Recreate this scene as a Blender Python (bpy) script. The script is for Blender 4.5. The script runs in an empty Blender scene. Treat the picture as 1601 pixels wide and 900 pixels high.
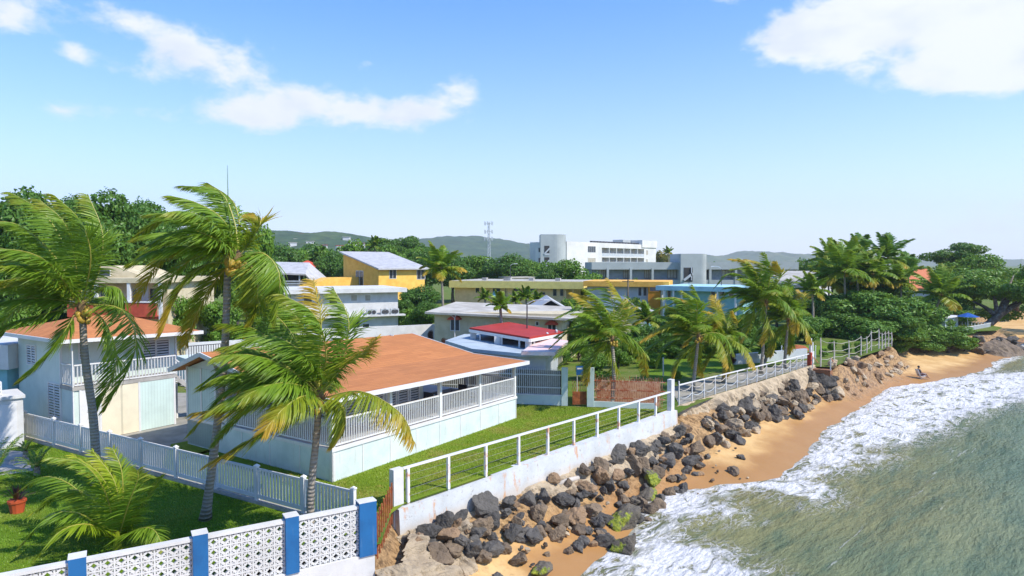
import bpy, math, random
import numpy as np
from math import sin, cos, pi, radians, atan2
from mathutils import Vector, Matrix
random.seed(7); rng = np.random.default_rng(7)
S = bpy.context.scene
COL = S.collection
# ------------------------------------------------------------------ camera
H = 8.8; F0 = 1040.0; PITCH = math.atan(38/1040.0)
cam = bpy.data.cameras.new('camera'); co = bpy.data.objects.new('camera', cam); COL.objects.link(co)
co.location = (0, 0, H); co.rotation_euler = (pi/2-PITCH, 0, 0)
cam.sensor_width = 36; cam.lens = 36*F0/1601; cam.clip_start = .1; cam.clip_end = 20000
S.camera = co
# ------------------------------------------------------------------ light
SUN_AZ = radians(27)      # degrees from +X towards the camera side
SUN_EL = radians(48)
sdir = Vector((cos(SUN_AZ)*cos(SUN_EL), -sin(SUN_AZ)*cos(SUN_EL), sin(SUN_EL)))
sl = bpy.data.lights.new('sun', 'SUN'); sl.energy = 4.7; sl.angle = radians(.5); sl.color = (1, .94, .84)
so = bpy.data.objects.new('sun', sl); COL.objects.link(so); so.location = (30, -20, 60)
so.rotation_euler = sdir.to_track_quat('Z', 'Y').to_euler()
S.view_settings.view_transform = 'Standard'; S.view_settings.look = 'None'
S.view_settings.gamma = 1; S.view_settings.use_curve_mapping = False
S.view_settings.exposure = .4
# ------------------------------------------------------------------ node helpers
class NT:
    def __init__(s, nt): s.nt = nt; s.L = nt.links
    def n(s, t, **kw):
        nd = s.nt.nodes.new(t)
        for k, v in kw.items(): setattr(nd, k, v)
        return nd
    def put(s, inp, v):
        if v is None: return
        if isinstance(v, bpy.types.NodeSocket): s.L.new(v, inp)
        else: inp.default_value = v
    def math(s, op, a, b=None, c=None, clamp=False):
        m = s.n('ShaderNodeMath', operation=op, use_clamp=clamp)
        s.put(m.inputs[0], a); s.put(m.inputs[1], b); s.put(m.inputs[2], c)
        return m.outputs[0]
    def vm(s, op, a, b=None):
        m = s.n('ShaderNodeVectorMath', operation=op); s.put(m.inputs[0], a); s.put(m.inputs[1], b)
        return m.outputs[0]
    def mix(s, f, a, b, blend='MIX'):
        m = s.n('ShaderNodeMix', data_type='RGBA', blend_type=blend)
        s.put(m.inputs['Factor'], f)
        s.put(m.inputs[6], a if isinstance(a, bpy.types.NodeSocket) else (*a[:3], 1))
        s.put(m.inputs[7], b if isinstance(b, bpy.types.NodeSocket) else (*b[:3], 1))
        return m.outputs[2]
    def smooth(s, v, lo, hi):
        m = s.n('ShaderNodeMapRange', interpolation_type='SMOOTHSTEP')
        s.put(m.inputs[0], v); m.inputs[1].default_value = lo; m.inputs[2].default_value = hi
        return m.outputs[0]
    def noise(s, vec, scale, detail=4, rough=.55, dist=0, dims='3D'):
        m = s.n('ShaderNodeTexNoise', noise_dimensions=dims)
        if vec is not None: s.L.new(vec, m.inputs['Vector'])
        m.inputs['Scale'].default_value = scale; m.inputs['Detail'].default_value = detail
        m.inputs['Roughness'].default_value = rough; m.inputs['Distortion'].default_value = dist
        return m.outputs[0]
    def map(s, vec, scale=(1, 1, 1), rot=(0, 0, 0), loc=(0, 0, 0)):
        m = s.n('ShaderNodeMapping'); s.L.new(vec, m.inputs[0])
        m.inputs['Scale'].default_value = scale; m.inputs['Rotation'].default_value = rot; m.inputs['Location'].default_value = loc
        return m.outputs[0]
def lin(r, g, b):   # sRGB 0-255 -> linear
    f = lambda c: (c/255/12.92 if c/255 <= .04045 else ((c/255+.055)/1.055)**2.4)
    return (f(r), f(g), f(b))
# ------------------------------------------------------------------ world: sky with clouds
W = bpy.data.worlds.new('World'); S.world = W; W.use_nodes = True
W.node_tree.nodes.clear(); w = NT(W.node_tree)
sky = w.n('ShaderNodeTexSky', sky_type='NISHITA', sun_disc=False)
sky.sun_elevation = SUN_EL; sky.sun_rotation = atan2(sdir.x, sdir.y)
sky.air_density = 1.0; sky.dust_density = .2; sky.ozone_density = 3.0; sky.altitude = 10
hs = w.n('ShaderNodeHueSaturation'); w.L.new(sky.outputs[0], hs.inputs['Color'])
hs.inputs['Saturation'].default_value = 1.36; hs.inputs['Value'].default_value = 1.35
tc = w.n('ShaderNodeTexCoord')
sep = w.n('ShaderNodeSeparateXYZ'); w.L.new(tc.outputs['Generated'], sep.inputs[0])
az = w.math('ARCTAN2', sep.outputs[0], sep.outputs[1]); el = w.math('ARCSINE', sep.outputs[2])
comb = w.n('ShaderNodeCombineXYZ'); w.L.new(az, comb.inputs[0]); w.L.new(w.math('MULTIPLY', el, 1.7), comb.inputs[1])
nv = w.noise(comb.outputs[0], 12, 7, .6, .25); nv2 = w.noise(comb.outputs[0], 26, 5, .6, .3)
CL = [(10,18,95,42,1.25),(195,36,56,20,1.0),(125,88,26,24,.75),(270,75,40,26,.5),(335,98,130,38,1.25),(225,120,40,18,.4),(470,150,40,16,.4),(420,180,60,22,.95),(560,176,130,26,1.45),
      (370,182,75,20,.9),(100,172,80,22,.85),(665,172,42,24,.85),(722,148,34,28,.95),(1300,50,120,40,1.1),(1450,22,220,62,1.6),(1600,55,120,60,1.3),(1235,58,55,24,.9),
      (1500,112,110,26,1.7),(1600,104,100,36,1.7),(1550,330,110,26,1.0),(990,235,36,12,.5),(910,218,40,10,.4),(240,185,50,14,.5),(575,108,20,12,.5),(1150,0,50,10,.6),
      (1135,352,130,9,.45),(1590,360,120,12,.7),(930,330,80,6,.3),(330,420,500,12,.2)]
cov = None
for (cx, cy, rx, ry, a) in CL:
    a0 = math.atan((cx-800)/F0); e0 = math.atan((412-cy)/F0*cos(a0)); rx *= cos(a0)**2; ry *= cos(a0)
    dx = w.math('DIVIDE', w.math('SUBTRACT', az, a0), rx/F0*1.05); dy = w.math('DIVIDE', w.math('SUBTRACT', el, e0), ry/F0*1.08)
    g = w.math('MULTIPLY', w.math('EXPONENT', w.math('MULTIPLY', w.math('ADD', w.math('MULTIPLY', dx, dx), w.math('MULTIPLY', dy, dy)), -1.0)), a)
    cov = g if cov is None else w.math('ADD', cov, g)
dens = w.math('ADD', w.math('MULTIPLY', cov, .95), w.math('ADD', w.math('MULTIPLY', w.math('SUBTRACT', nv, .5), 2.3), w.math('MULTIPLY', w.math('SUBTRACT', nv2, .5), 1.1)))
dens = w.math('MULTIPLY', dens, w.smooth(cov, .05, .4))
alpha = w.smooth(dens, .42, 1.35)
# undersides a little greyer: cloud density just above is thicker
shade = w.smooth(w.noise(w.map(comb.outputs[0], loc=(.0, -.05, 0)), 9, 4, .5), .40, .70)
cloudc = w.mix(w.math('MULTIPLY', w.math('MULTIPLY', shade, w.smooth(cov, .7, 1.5)), .6), (5.6, 5.7, 5.9), (3.9, 4.3, 5.2))
horiz = w.math('MULTIPLY', w.math('POWER', w.math('SUBTRACT', 1.0, w.math('ABSOLUTE', sep.outputs[2]), None, True), 5.5), .92)
tint = w.mix(1.0, hs.outputs[0], (.96, .945, 1.14), 'MULTIPLY')
skyc = w.mix(horiz, tint, (5.4, 5.9, 6.7))
bgc = w.mix(w.math('MULTIPLY', alpha, .93), skyc, cloudc)
bg = w.n('ShaderNodeBackground'); w.L.new(bgc, bg.inputs[0]); bg.inputs[1].default_value = .145
wo = w.n('ShaderNodeOutputWorld'); w.L.new(bg.outputs[0], wo.inputs[0])
# ------------------------------------------------------------------ pixel -> world (real positions measured from the photograph)
cp, sp = cos(PITCH), sin(PITCH)
def ray(px, py):
    X = (px-800.5)/F0; Y = -(py-450)/F0
    return np.array([X, cp+Y*sp, -sp+Y*cp])
def PZ(px, py, z=0.):
    r = ray(px, py); t = (z-H)/r[2]; return np.array([r[0]*t, r[1]*t, z])
def PD(px, py, D):
    r = ray(px, py); t = D/r[1]; return np.array([r[0]*t, D, H+r[2]*t])
# ------------------------------------------------------------------ object helpers
def tag(o, label=None, cat=None, group=None, kind=None):
    if label: o['label'] = label
    if cat: o['category'] = cat
    if group: o['group'] = group
    if kind: o['kind'] = kind
    return o
def empty(name, loc=(0, 0, 0), label=None, cat=None, group=None):
    o = bpy.data.objects.new(name, None); COL.objects.link(o); o.location = loc; o.empty_display_size = .3
    return tag(o, label, cat, group)
class MB:
    def __init__(s): s.v = []; s.f = []; s.m = []; s.uv = None; s.n = 0
    def add(s, v, f, m=0, uv=None):
        v = np.asarray(v, float).reshape(-1, 3); s.v.append(v)
        for q in f: s.f.append([i+s.n for i in q])
        if isinstance(m, int): s.m += [m]*len(f)
        else: s.m += list(m)
        if uv is not None:
            if s.uv is None: s.uv = []
            s.uv.append(np.asarray(uv, float))
        elif s.uv is not None: s.uv.append(np.zeros((len(v), 2)))
        s.n += len(v)
    def hexa(s, c8, m=0):
        s.add(c8, [(0,3,2,1),(4,5,6,7),(0,1,5,4),(1,2,6,5),(2,3,7,6),(3,0,4,7)], m)
    def box(s, x0, x1, y0, y1, z0, z1, m=0, F=None):
        c = [(x0,y0,z0),(x1,y0,z0),(x1,y1,z0),(x0,y1,z0),(x0,y0,z1),(x1,y0,z1),(x1,y1,z1),(x0,y1,z1)]
        if F: c = [F(*p) for p in c]
        s.hexa(c, m)
    def bar(s, p, q, w, h=None, m=0, up=(0, 0, 1)):
        p = np.array(p, float); q = np.array(q, float); h = h or w
        d = q-p; d /= max(np.linalg.norm(d), 1e-9); u = np.array(up, float)
        if abs(d@u) > .98: u = np.array([1., 0, 0])
        a = np.cross(d, u); a /= np.linalg.norm(a); b = np.cross(a, d)
        a = a*w/2; b = b*h/2
        s.hexa([p-a-b, p+a-b, p+a+b, p-a+b, q-a-b, q+a-b, q+a+b, q-a+b], m)
    def tube(s, pts, rads, n=8, m=0, cap=True):
        pts = [np.array(p, float) for p in pts]
        if not hasattr(rads, '__len__'): rads = [rads]*len(pts)
        vs = []; prev = np.array([1., .0, 0])
        for i, p in enumerate(pts):
            t = pts[min(i+1, len(pts)-1)]-pts[max(i-1, 0)]; t /= max(np.linalg.norm(t), 1e-9)
            a = prev-(prev@t)*t
            if np.linalg.norm(a) < 1e-3: a = np.cross(t, [0, 1., 0])
            a /= np.linalg.norm(a); b = np.cross(t, a); prev = a
            for k in range(n):
                th = 2*pi*k/n; vs.append(p+rads[i]*(a*cos(th)+b*sin(th)))
        fs = [(i*n+k, i*n+(k+1) % n, (i+1)*n+(k+1) % n, (i+1)*n+k) for i in range(len(pts)-1) for k in range(n)]
        if cap: fs += [tuple(range(n))[::-1], tuple(range((len(pts)-1)*n, len(pts)*n))]
        s.add(vs, fs, m)
    def ball(s, c, r, m=0, nu=10, nv=7):
        r = np.array(r if hasattr(r, '__len__') else (r, r, r), float); vs = []
        for j in range(nv+1):
            for i in range(nu):
                th = pi*j/nv; ph = 2*pi*i/nu
                vs.append(np.array(c)+r*np.array([sin(th)*cos(ph), sin(th)*sin(ph), cos(th)]))
        s.add(vs, [(j*nu+i, (j+1)*nu+i, (j+1)*nu+(i+1) % nu, j*nu+(i+1) % nu) for j in range(nv) for i in range(nu)], m)
    def mesh(s, name, mats, smooth=False):
        me = bpy.data.meshes.new(name)
        me.from_pydata(np.concatenate(s.v).tolist() if s.v else [], [], s.f)
        for m in (mats if isinstance(mats, (list, tuple)) else [mats]): me.materials.append(m)
        me.polygons.foreach_set('material_index', s.m)
        if smooth: me.polygons.foreach_set('use_smooth', [True]*len(s.f))
        if s.uv is not None:
            uvs = np.concatenate(s.uv); ul = me.uv_layers.new(name='UVMap')
            li = np.zeros(len(me.loops), int); me.loops.foreach_get('vertex_index', li)
            ul.data.foreach_set('uv', uvs[li].ravel())
        me.update(); return me
    def build(s, name, mats, parent=None, smooth=False, label=None, loc=None):
        o = bpy.data.objects.new(name, s.mesh(name, mats, smooth)); COL.objects.link(o)
        if parent is not None:
            o.parent = parent
            if parent.parent is None: o.matrix_parent_inverse = Matrix.Translation(-Vector(parent.location)) if parent.type == 'EMPTY' else Matrix.Identity(4)
        if label: o['label'] = label
        return o
def struct(o): o['kind'] = 'structure'; return o
class Fr:      # a frame on the ground: a along the front, b away behind it
    def __init__(s, p, q, z=0., shrink=0.):
        p = np.array(p, float)[:2]; q = np.array(q, float)[:2]
        s.o = p; s.len = np.linalg.norm(q-p); s.u = (q-p)/s.len; s.v = np.array([-s.u[1], s.u[0]]); s.z = z; s.k = shrink
    def __call__(s, a, b, z):
        p = s.o+s.u*a+s.v*b
        return np.array([p[0], p[1], s.z+z*(1-s.k*a)])
    def hit(s, px, py, b=0.):    # pixel -> (a, z) on the vertical plane of the front
        r = ray(px, py); n = s.v; o = s.o+s.v*b
        t = (o@n)/(r[:2]@n); P = r*t
        return float((P[:2]-o)@s.u), float(H+P[2]-s.z)
# ------------------------------------------------------------------ materials
MATS = {}
def base_mat(name):
    m = bpy.data.materials.new(name); m.use_nodes = True; nt = NT(m.node_tree)
    b = m.node_tree.nodes['Principled BSDF']; MATS[name] = m
    return m, nt, b
def paint(name, c, c2=None, rough=.6, scale=1.2, bump=.0, bscale=30, dirt=None, grooves=None, metallic=0, spec=.4, lo=.35, hi=.7):
    m, nt, b = base_mat(name)
    g = nt.n('ShaderNodeNewGeometry'); P = g.outputs['Position']
    c2 = c2 or tuple(x*.86 for x in c)
    col = nt.mix(nt.smooth(nt.noise(P, scale, 6, .6), lo, hi), c, c2)
    fine = nt.noise(P, scale*14, 3, .6)
    col = nt.mix(nt.math('MULTIPLY', nt.smooth(fine, .45, .8), .25), col, tuple(x*.7 for x in c))
    if dirt:      # streaks that run down the face
        st = nt.noise(nt.map(P, (2.2, 2.2, .35)), 2.2, 5, .65)
        col = nt.mix(nt.math('MULTIPLY', nt.smooth(st, .56, .78), dirt[1]), col, dirt[0])
    nt.put(b.inputs['Base Color'], col); b.inputs['Roughness'].default_value = rough
    b.inputs['Metallic'].default_value = metallic; b.inputs['Specular IOR Level'].default_value = spec
    h = None
    if bump:
        h = nt.noise(P, bscale, 4, .6)
        bp = nt.n('ShaderNodeBump'); bp.inputs['Strength'].default_value = bump; bp.inputs['Distance'].default_value = .03
        nt.L.new(h, bp.inputs['Height']); nt.L.new(bp.outputs[0], b.inputs['Normal'])
    return m
white = paint('white_paint', (.70,.695,.67), (.62,.615,.59), .5, dirt=((.45,.42,.36), .25))
white_wall = paint('white_render', (.64,.635,.61), (.54,.535,.51), .8, bump=.2, dirt=((.5,.47,.42), .3))
vinyl = paint('white_vinyl', (.70,.695,.68), (.62,.615,.60), .4)
mint = paint('mint_paint', lin(200,212,204), lin(188,202,194), .7, bump=.1, dirt=((.40,.42,.36), .45))
mint2 = paint('mint_siding', lin(204,213,206), lin(192,202,195), .7, dirt=((.4,.45,.42), .25))
cream = paint('cream_panel', lin(222,211,182), lin(205,192,160), .7, dirt=((.4,.33,.22), .3))
blue = paint('blue_paint', lin(28,98,152), lin(24,84,134), .6, bump=.15, dirt=((.25,.33,.4), .25))
beige = paint('beige_render', lin(206,193,160), lin(188,174,140), .85, bump=.2, dirt=((.3,.26,.2), .35))
beige2 = paint('tan_render', lin(222,196,148), lin(205,178,130), .85, bump=.2, dirt=((.35,.27,.18), .3))
yellow = paint('yellow_render', lin(235,190,92), lin(222,172,76), .8, bump=.1, dirt=((.4,.3,.12), .3))
orangew = paint('orange_render', lin(222,150,40), lin(205,130,32), .8)
yroof = paint('yellow_fascia', lin(240,218,128), lin(226,204,120), .8)
oroof = paint('orange_fascia', lin(238,184,84), lin(215,160,66), .8)
teal = paint('teal_render', lin(134,184,190), lin(118,168,176), .8, dirt=((.3,.4,.4), .3))
tealr = paint('pale_teal_roof', lin(170,208,214), lin(150,190,200), .8)
greyh = paint('grey_concrete_paint', lin(172,178,174), lin(154,160,157), .8, scale=.2, dirt=((.25,.27,.27), .35))
greyh2 = paint('grey_infill', lin(136,144,146), lin(120,128,130), .8)
whiteh = paint('hotel_white', lin(216,214,206), lin(196,196,190), .8, scale=.15, dirt=((.4,.39,.36), .3))
concrete = paint('concrete', (.42,.40,.36), (.30,.28,.25), .9, bump=.4, bscale=12, dirt=((.2,.18,.15), .4))
roofwhite = paint('roof_coating', (.50,.47,.40), (.38,.35,.29), .85, scale=.5, lo=.4, hi=.6)
blueroof = paint('pale_blue_roof', lin(176,188,192), lin(154,166,172), .7, scale=.6)
redroof = paint('red_roof', (.40,.030,.013), (.32,.022,.010), .7, scale=.8)
redwall = paint('red_brick_paint', lin(190,84,60), lin(160,64,44), .85)
metalroof = paint('grey_metal_roof', (.50,.49,.47), (.38,.37,.35), .5)
darkglass = paint('dark_glass', (.03,.04,.05), (.05,.06,.07), .12, spec=.8)
darkin = paint('dark_interior', (.035,.035,.035), (.06,.055,.05), .9)
curtain = paint('curtain_beige', (.45,.42,.34), (.35,.3,.22), .9)
louvre = paint('louvre_grey', (.50,.53,.54), (.42,.45,.46), .4)
darkrail = paint('dark_metal', (.05,.05,.055), (.07,.07,.07), .5)
rust = paint('rusty_bars', lin(170,86,50), lin(205,160,130), .8, scale=6, lo=.45, hi=.6)
rustgate = paint('rust_brown_wood', lin(165,92,48), lin(120,62,32), .8, scale=4)
woodpole = paint('wood_pole', (.16,.12,.08), (.25,.2,.15), .9)
grooved_dist = None
terracotta_pot = paint('terracotta', lin(196,88,44), lin(170,72,34), .8)
skin_m = paint('skin', (.30,.17,.11), (.26,.14,.09), .55)
cloth_m = paint('dark_red_cloth', (.13,.03,.035), (.1,.02,.03), .9)
hair_m = paint('hair', (.012,.01,.009), (.02,.015,.012), .6)
chairm = paint('chair_fabric', (.55,.6,.65), (.45,.5,.55), .8)
umbm = paint('blue_canvas', lin(24,84,160), lin(20,70,140), .8)
driftm = paint('bleached_wood', (.55,.5,.43), (.42,.38,.32), .85)
def seawall_mat():
    m, nt, b = base_mat('stained_white_wall'); P = nt.n('ShaderNodeNewGeometry').outputs['Position']
    col = nt.mix(nt.smooth(nt.noise(P, .9, 6, .6), .4, .7), (.56,.575,.56), (.46,.475,.46))
    st = nt.noise(nt.map(P, (1.6,1.6,.5)), 1.5, 6, .7)
    col = nt.mix(nt.math('MULTIPLY', nt.smooth(st, .55, .68), .8), col, lin(196,138,84))
    ck = nt.noise(P, 5, 8, .75)
    col = nt.mix(nt.math('MULTIPLY', nt.smooth(ck, .58, .66), .7), col, (.25,.23,.2))
    low = nt.n('ShaderNodeSeparateXYZ'); nt.L.new(P, low.inputs[0])
    lowm = nt.math('MULTIPLY', nt.smooth(nt.math('ADD', low.outputs[2], nt.math('MULTIPLY', nt.noise(P, 1.5, 4), .5)), -.25, -.75), .35)
    col = nt.mix(lowm, col, lin(190,165,130))
    nt.put(b.inputs['Base Color'], col); b.inputs['Roughness'].default_value = .75
    bp = nt.n('ShaderNodeBump'); bp.inputs['Strength'].default_value = .35; bp.inputs['Distance'].default_value = .03
    nt.L.new(nt.noise(P, 9, 6, .7), bp.inputs['Height']); nt.L.new(bp.outputs[0], b.inputs['Normal'])
    return m
seawallm = seawall_mat()
rusty_post = paint('white_post_rusting', (.74,.74,.72), lin(196,140,100), .6, scale=2.6, lo=.5, hi=.66)
def shingle(name, c, c2, F, pitch=.28):
    m, nt, b = base_mat(name); P = nt.n('ShaderNodeNewGeometry').outputs['Position']
    ang = atan2(F.u[1], F.u[0])
    Q = nt.map(nt.vm('SUBTRACT', P, (F.o[0], F.o[1], 0)), rot=(0, 0, -ang))
    br = nt.n('ShaderNodeTexBrick'); nt.L.new(Q, br.inputs['Vector'])
    br.inputs['Scale'].default_value = 1/pitch/2; br.inputs['Mortar Size'].default_value = .02; br.inputs['Bias'].default_value = 0
    br.inputs['Color1'].default_value = (*c, 1); br.inputs['Color2'].default_value = (*c2, 1); br.inputs['Mortar'].default_value = (*[x*.62 for x in c], 1)
    br.inputs['Brick Width'].default_value = 1.8; br.inputs['Row Height'].default_value = .5
    col = nt.mix(nt.math('MULTIPLY', nt.smooth(nt.noise(P, .7, 6, .65), .4, .7), .55), br.outputs[0], tuple(x*.72 for x in c))
    st = nt.noise(nt.map(Q, (.18, 3.4, 1)), 1.6, 5, .6)
    col = nt.mix(nt.math('MULTIPLY', nt.smooth(st, .5, .75), .4), col, tuple(min(1, x*1.25) for x in c))
    nt.put(b.inputs['Base Color'], col); b.inputs['Roughness'].default_value = .9
    bp = nt.n('ShaderNodeBump'); bp.inputs['Strength'].default_value = .5; bp.inputs['Distance'].default_value = .02
    nt.L.new(br.outputs['Fac'], bp.inputs['Height']); bp.invert = True; nt.L.new(bp.outputs[0], b.inputs['Normal'])
    return m
def siding(name, c, F, step=.2):
    m, nt, b = base_mat(name); P = nt.n('ShaderNodeNewGeometry').outputs['Position']
    d = nt.n('ShaderNodeVectorMath', operation='DOT_PRODUCT'); nt.L.new(P, d.inputs[0]); d.inputs[1].default_value = (F[0], F[1], 0)
    fr = nt.math('FRACT', nt.math('DIVIDE', d.outputs['Value'], step))
    gr = nt.math('LESS_THAN', fr, .10)
    col = nt.mix(nt.smooth(nt.noise(P, 1.3, 5), .4, .7), c, tuple(x*.9 for x in c))
    col = nt.mix(nt.math('MULTIPLY', gr, .45), col, tuple(x*.45 for x in c))
    nt.put(b.inputs['Base Color'], col); b.inputs['Roughness'].default_value = .65
    return m
def leaf_mat(name, c1, c2, c3=None, trans=.3, tip=None, tip_lo=.5, rough=.45, uvmode=False):
    m, nt, b = base_mat(name)
    g = nt.n('ShaderNodeNewGeometry'); rnd = g.outputs['Random Per Island']
    col = nt.mix(rnd, c1, c2)
    if c3: col = nt.mix(nt.math('MULTIPLY', nt.smooth(nt.noise(g.outputs['Position'], .45, 3), .45, .7), .8), col, c3)
    if tip:
        uv = nt.n('ShaderNodeUVMap'); se = nt.n('ShaderNodeSeparateXYZ'); nt.L.new(uv.outputs[0], se.inputs[0])
        f = nt.math('ADD', se.outputs[0], nt.math('MULTIPLY', nt.math('SUBTRACT', nt.noise(g.outputs['Position'], 1.4, 3), .5), .9))
        f = nt.math('ADD', f, nt.math('MULTIPLY', se.outputs[1], .22))
        col = nt.mix(nt.smooth(f, tip_lo, tip_lo+.55), col, tip)
    nt.put(b.inputs['Base Color'], col); b.inputs['Roughness'].default_value = rough; b.inputs['Specular IOR Level'].default_value = .35
    tr = nt.n('ShaderNodeBsdfTranslucent'); nt.L.new(nt.mix(.5, col, (.25,.35,.02)), tr.inputs[0])
    mx = nt.n('ShaderNodeMixShader'); mx.inputs[0].default_value = trans
    out = [n for n in m.node_tree.nodes if n.type == 'OUTPUT_MATERIAL'][0]
    nt.L.new(b.outputs[0], mx.inputs[1]); nt.L.new(tr.outputs[0], mx.inputs[2]); nt.L.new(mx.outputs[0], out.inputs[0])
    return m
L_dark = leaf_mat('leaf_dark', (0.0544,0.132,0.0186), (0.116,0.24,0.031), (0.0776,0.178,0.0186))
L_mid = leaf_mat('leaf_mid', (0.0801,0.189,0.0175), (0.175,0.32,0.032), (0.124,0.233,0.0204))
L_bright = leaf_mat('leaf_bright', (0.096,0.228,0.0144), (0.192,0.336,0.03), (0.12,0.24,0.018))
L_yellow = leaf_mat('leaf_yellow', (.20,.19,.02), (.3,.22,.03), (.09,.15,.02))
L_grape = leaf_mat('leaf_seagrape', (0.0728,0.179,0.0227), (0.194,0.341,0.0486), (0.0972,0.211,0.0194), trans=.25, rough=.5)
L_red = leaf_mat('leaf_burgundy', (.07,.012,.02), (.12,.03,.03), (.05,.02,.02))
palm_g = leaf_mat('palm_green', (0.112,0.224,0.0158), (0.251,0.383,0.029), (0.158,0.277,0.0158), .4, tip=(.34,.32,.03), tip_lo=.8)
palm_y = leaf_mat('palm_yellowing', (0.184,0.276,0.0161), (0.345,0.391,0.0287), (0.23,0.299,0.0172), .42, tip=(.56,.36,.035), tip_lo=.55)
palm_d = leaf_mat('palm_dark', (0.0805,0.193,0.0209), (0.161,0.306,0.0322), (0.105,0.225,0.0225), .35, tip=(.25,.25,.03), tip_lo=.95)
palm_l = leaf_mat('palm_lime', (0.209,0.33,0.0132), (0.396,0.484,0.0275), (0.264,0.374,0.0132), .45, tip=(.55,.50,.05), tip_lo=.8)
rachis_m = paint('frond_rib', (.36,.32,.05), (.26,.28,.05), .5, scale=3)
coco_m = paint('coconut_husk', (.50,.30,.04), (.30,.24,.04), .5, scale=5)
coir_m = paint('crown_fibre', (.16,.10,.05), (.25,.17,.08), .95, scale=6)
def trunk_mat(name='palm_bark', c1=(.31,.265,.205), c2=(.235,.195,.145)):
    m, nt, b = base_mat(name); P = nt.n('ShaderNodeNewGeometry').outputs['Position']
    se = nt.n('ShaderNodeSeparateXYZ'); nt.L.new(P, se.inputs[0])
    ring = nt.math('SINE', nt.math('ADD', nt.math('MULTIPLY', se.outputs[2], 48), nt.math('MULTIPLY', nt.noise(P, 3, 3), 6)))
    col = nt.mix(nt.smooth(ring, .2, .9), c1, c2)
    col = nt.mix(nt.math('MULTIPLY', nt.smooth(nt.noise(P, 2.2, 5), .45, .7), .6), col, (.30,.30,.26))
    nt.put(b.inputs['Base Color'], col); b.inputs['Roughness'].default_value = .9
    bp = nt.n('ShaderNodeBump'); bp.inputs['Strength'].default_value = .6; bp.inputs['Distance'].default_value = .02
    nt.L.new(ring, bp.inputs['Height']); nt.L.new(bp.outputs[0], b.inputs['Normal'])
    return m
bark_p = trunk_mat(); bark_t = trunk_mat('tree_bark', (.12,.09,.065), (.07,.055,.04))
def rock_mat(name, c1, c2, moss=0):
    m, nt, b = base_mat(name); tc = nt.n('ShaderNodeTexCoord'); O = tc.outputs['Object']
    oi = nt.n('ShaderNodeObjectInfo'); g = nt.n('ShaderNodeNewGeometry')
    P = nt.vm('ADD', g.outputs['Position'], nt.vm('SCALE', O, None) if False else O)
    n1 = nt.noise(g.outputs['Position'], 1.8, 7, .65)
    col = nt.mix(nt.smooth(n1, .35, .68), c1, c2)
    col = nt.mix(nt.math('MULTIPLY', oi.outputs['Random'], .45), col, tuple(x*1.7 for x in c1))
    n2 = nt.noise(g.outputs['Position'], 11, 5, .7)
    col = nt.mix(nt.math('MULTIPLY', nt.smooth(n2, .55, .7), .5), col, tuple(x*.4 for x in c1))
    if moss:
        se = nt.n('ShaderNodeSeparateXYZ'); nt.L.new(O, se.inputs[0])
        mk = nt.math('ADD', nt.math('MULTIPLY', nt.math('SUBTRACT', nt.noise(O, 2.2, 4), .5), 2.2), nt.math('MULTIPLY', se.outputs[0], .8))
        col = nt.mix(nt.smooth(mk, .35-moss, .6-moss), col, nt.mix(nt.smooth(n2, .4, .6), (.30,.32,.02), (.14,.19,.015)))
    nt.put(b.inputs['Base Color'], col); b.inputs['Roughness'].default_value = .75
    bp = nt.n('ShaderNodeBump'); bp.inputs['Strength'].default_value = 1; bp.inputs['Distance'].default_value = .14
    nt.L.new(nt.noise(g.outputs['Position'], 3.6, 9, .72), bp.inputs['Height']); nt.L.new(bp.outputs[0], b.inputs['Normal'])
    return m
R_dark = rock_mat('rock_basalt', (.10,.09,.075), (.035,.032,.027))
R_brown = rock_mat('rock_brown', (.19,.135,.08), (.08,.058,.038))
R_red = rock_mat('rock_reddish', (.30,.19,.10), (.17,.11,.06))
R_tan = rock_mat('rock_tan', (.42,.33,.21), (.27,.21,.14))
R_moss = rock_mat('rock_mossy', (.12,.10,.07), (.07,.06,.045), moss=.15)
def grass_mat(name, c1, c2, c3):
    m, nt, b = base_mat(name); P = nt.n('ShaderNodeNewGeometry').outputs['Position']
    col = nt.mix(nt.smooth(nt.noise(P, .35, 5, .6), .38, .62), c1, c2)
    col = nt.mix(nt.smooth(nt.noise(nt.map(P, (1, 1, 1)), 1.6, 5, .65), .55, .75), col, c3)
    col = nt.mix(nt.math('MULTIPLY', nt.smooth(nt.noise(P, 22, 4, .7), .4, .7), .5), col, tuple(x*.45 for x in c1))
    nt.put(b.inputs['Base Color'], col); b.inputs['Roughness'].default_value = .9; b.inputs['Specular IOR Level'].default_value = .1
    bp = nt.n('ShaderNodeBump'); bp.inputs['Strength'].default_value = .8; bp.inputs['Distance'].default_value = .05
    nt.L.new(nt.noise(P, 30, 4, .7), bp.inputs['Height']); nt.L.new(bp.outputs[0], b.inputs['Normal'])
    return m
grass = grass_mat('lawn_grass', (.12,.21,.015), (.17,.25,.025), (.22,.24,.05))
grass_near = grass_mat('seaside_grass', (.15,.24,.018), (.22,.29,.03), (.34,.27,.07))
ground_m = grass_mat('ground_mixed', (.10,.17,.02), (.17,.19,.05), (.24,.20,.11))
gravel = paint('gravel', (.33,.31,.26), (.22,.21,.17), .95, scale=1.0, bump=.5, bscale=25)
exec_order = 1
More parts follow.
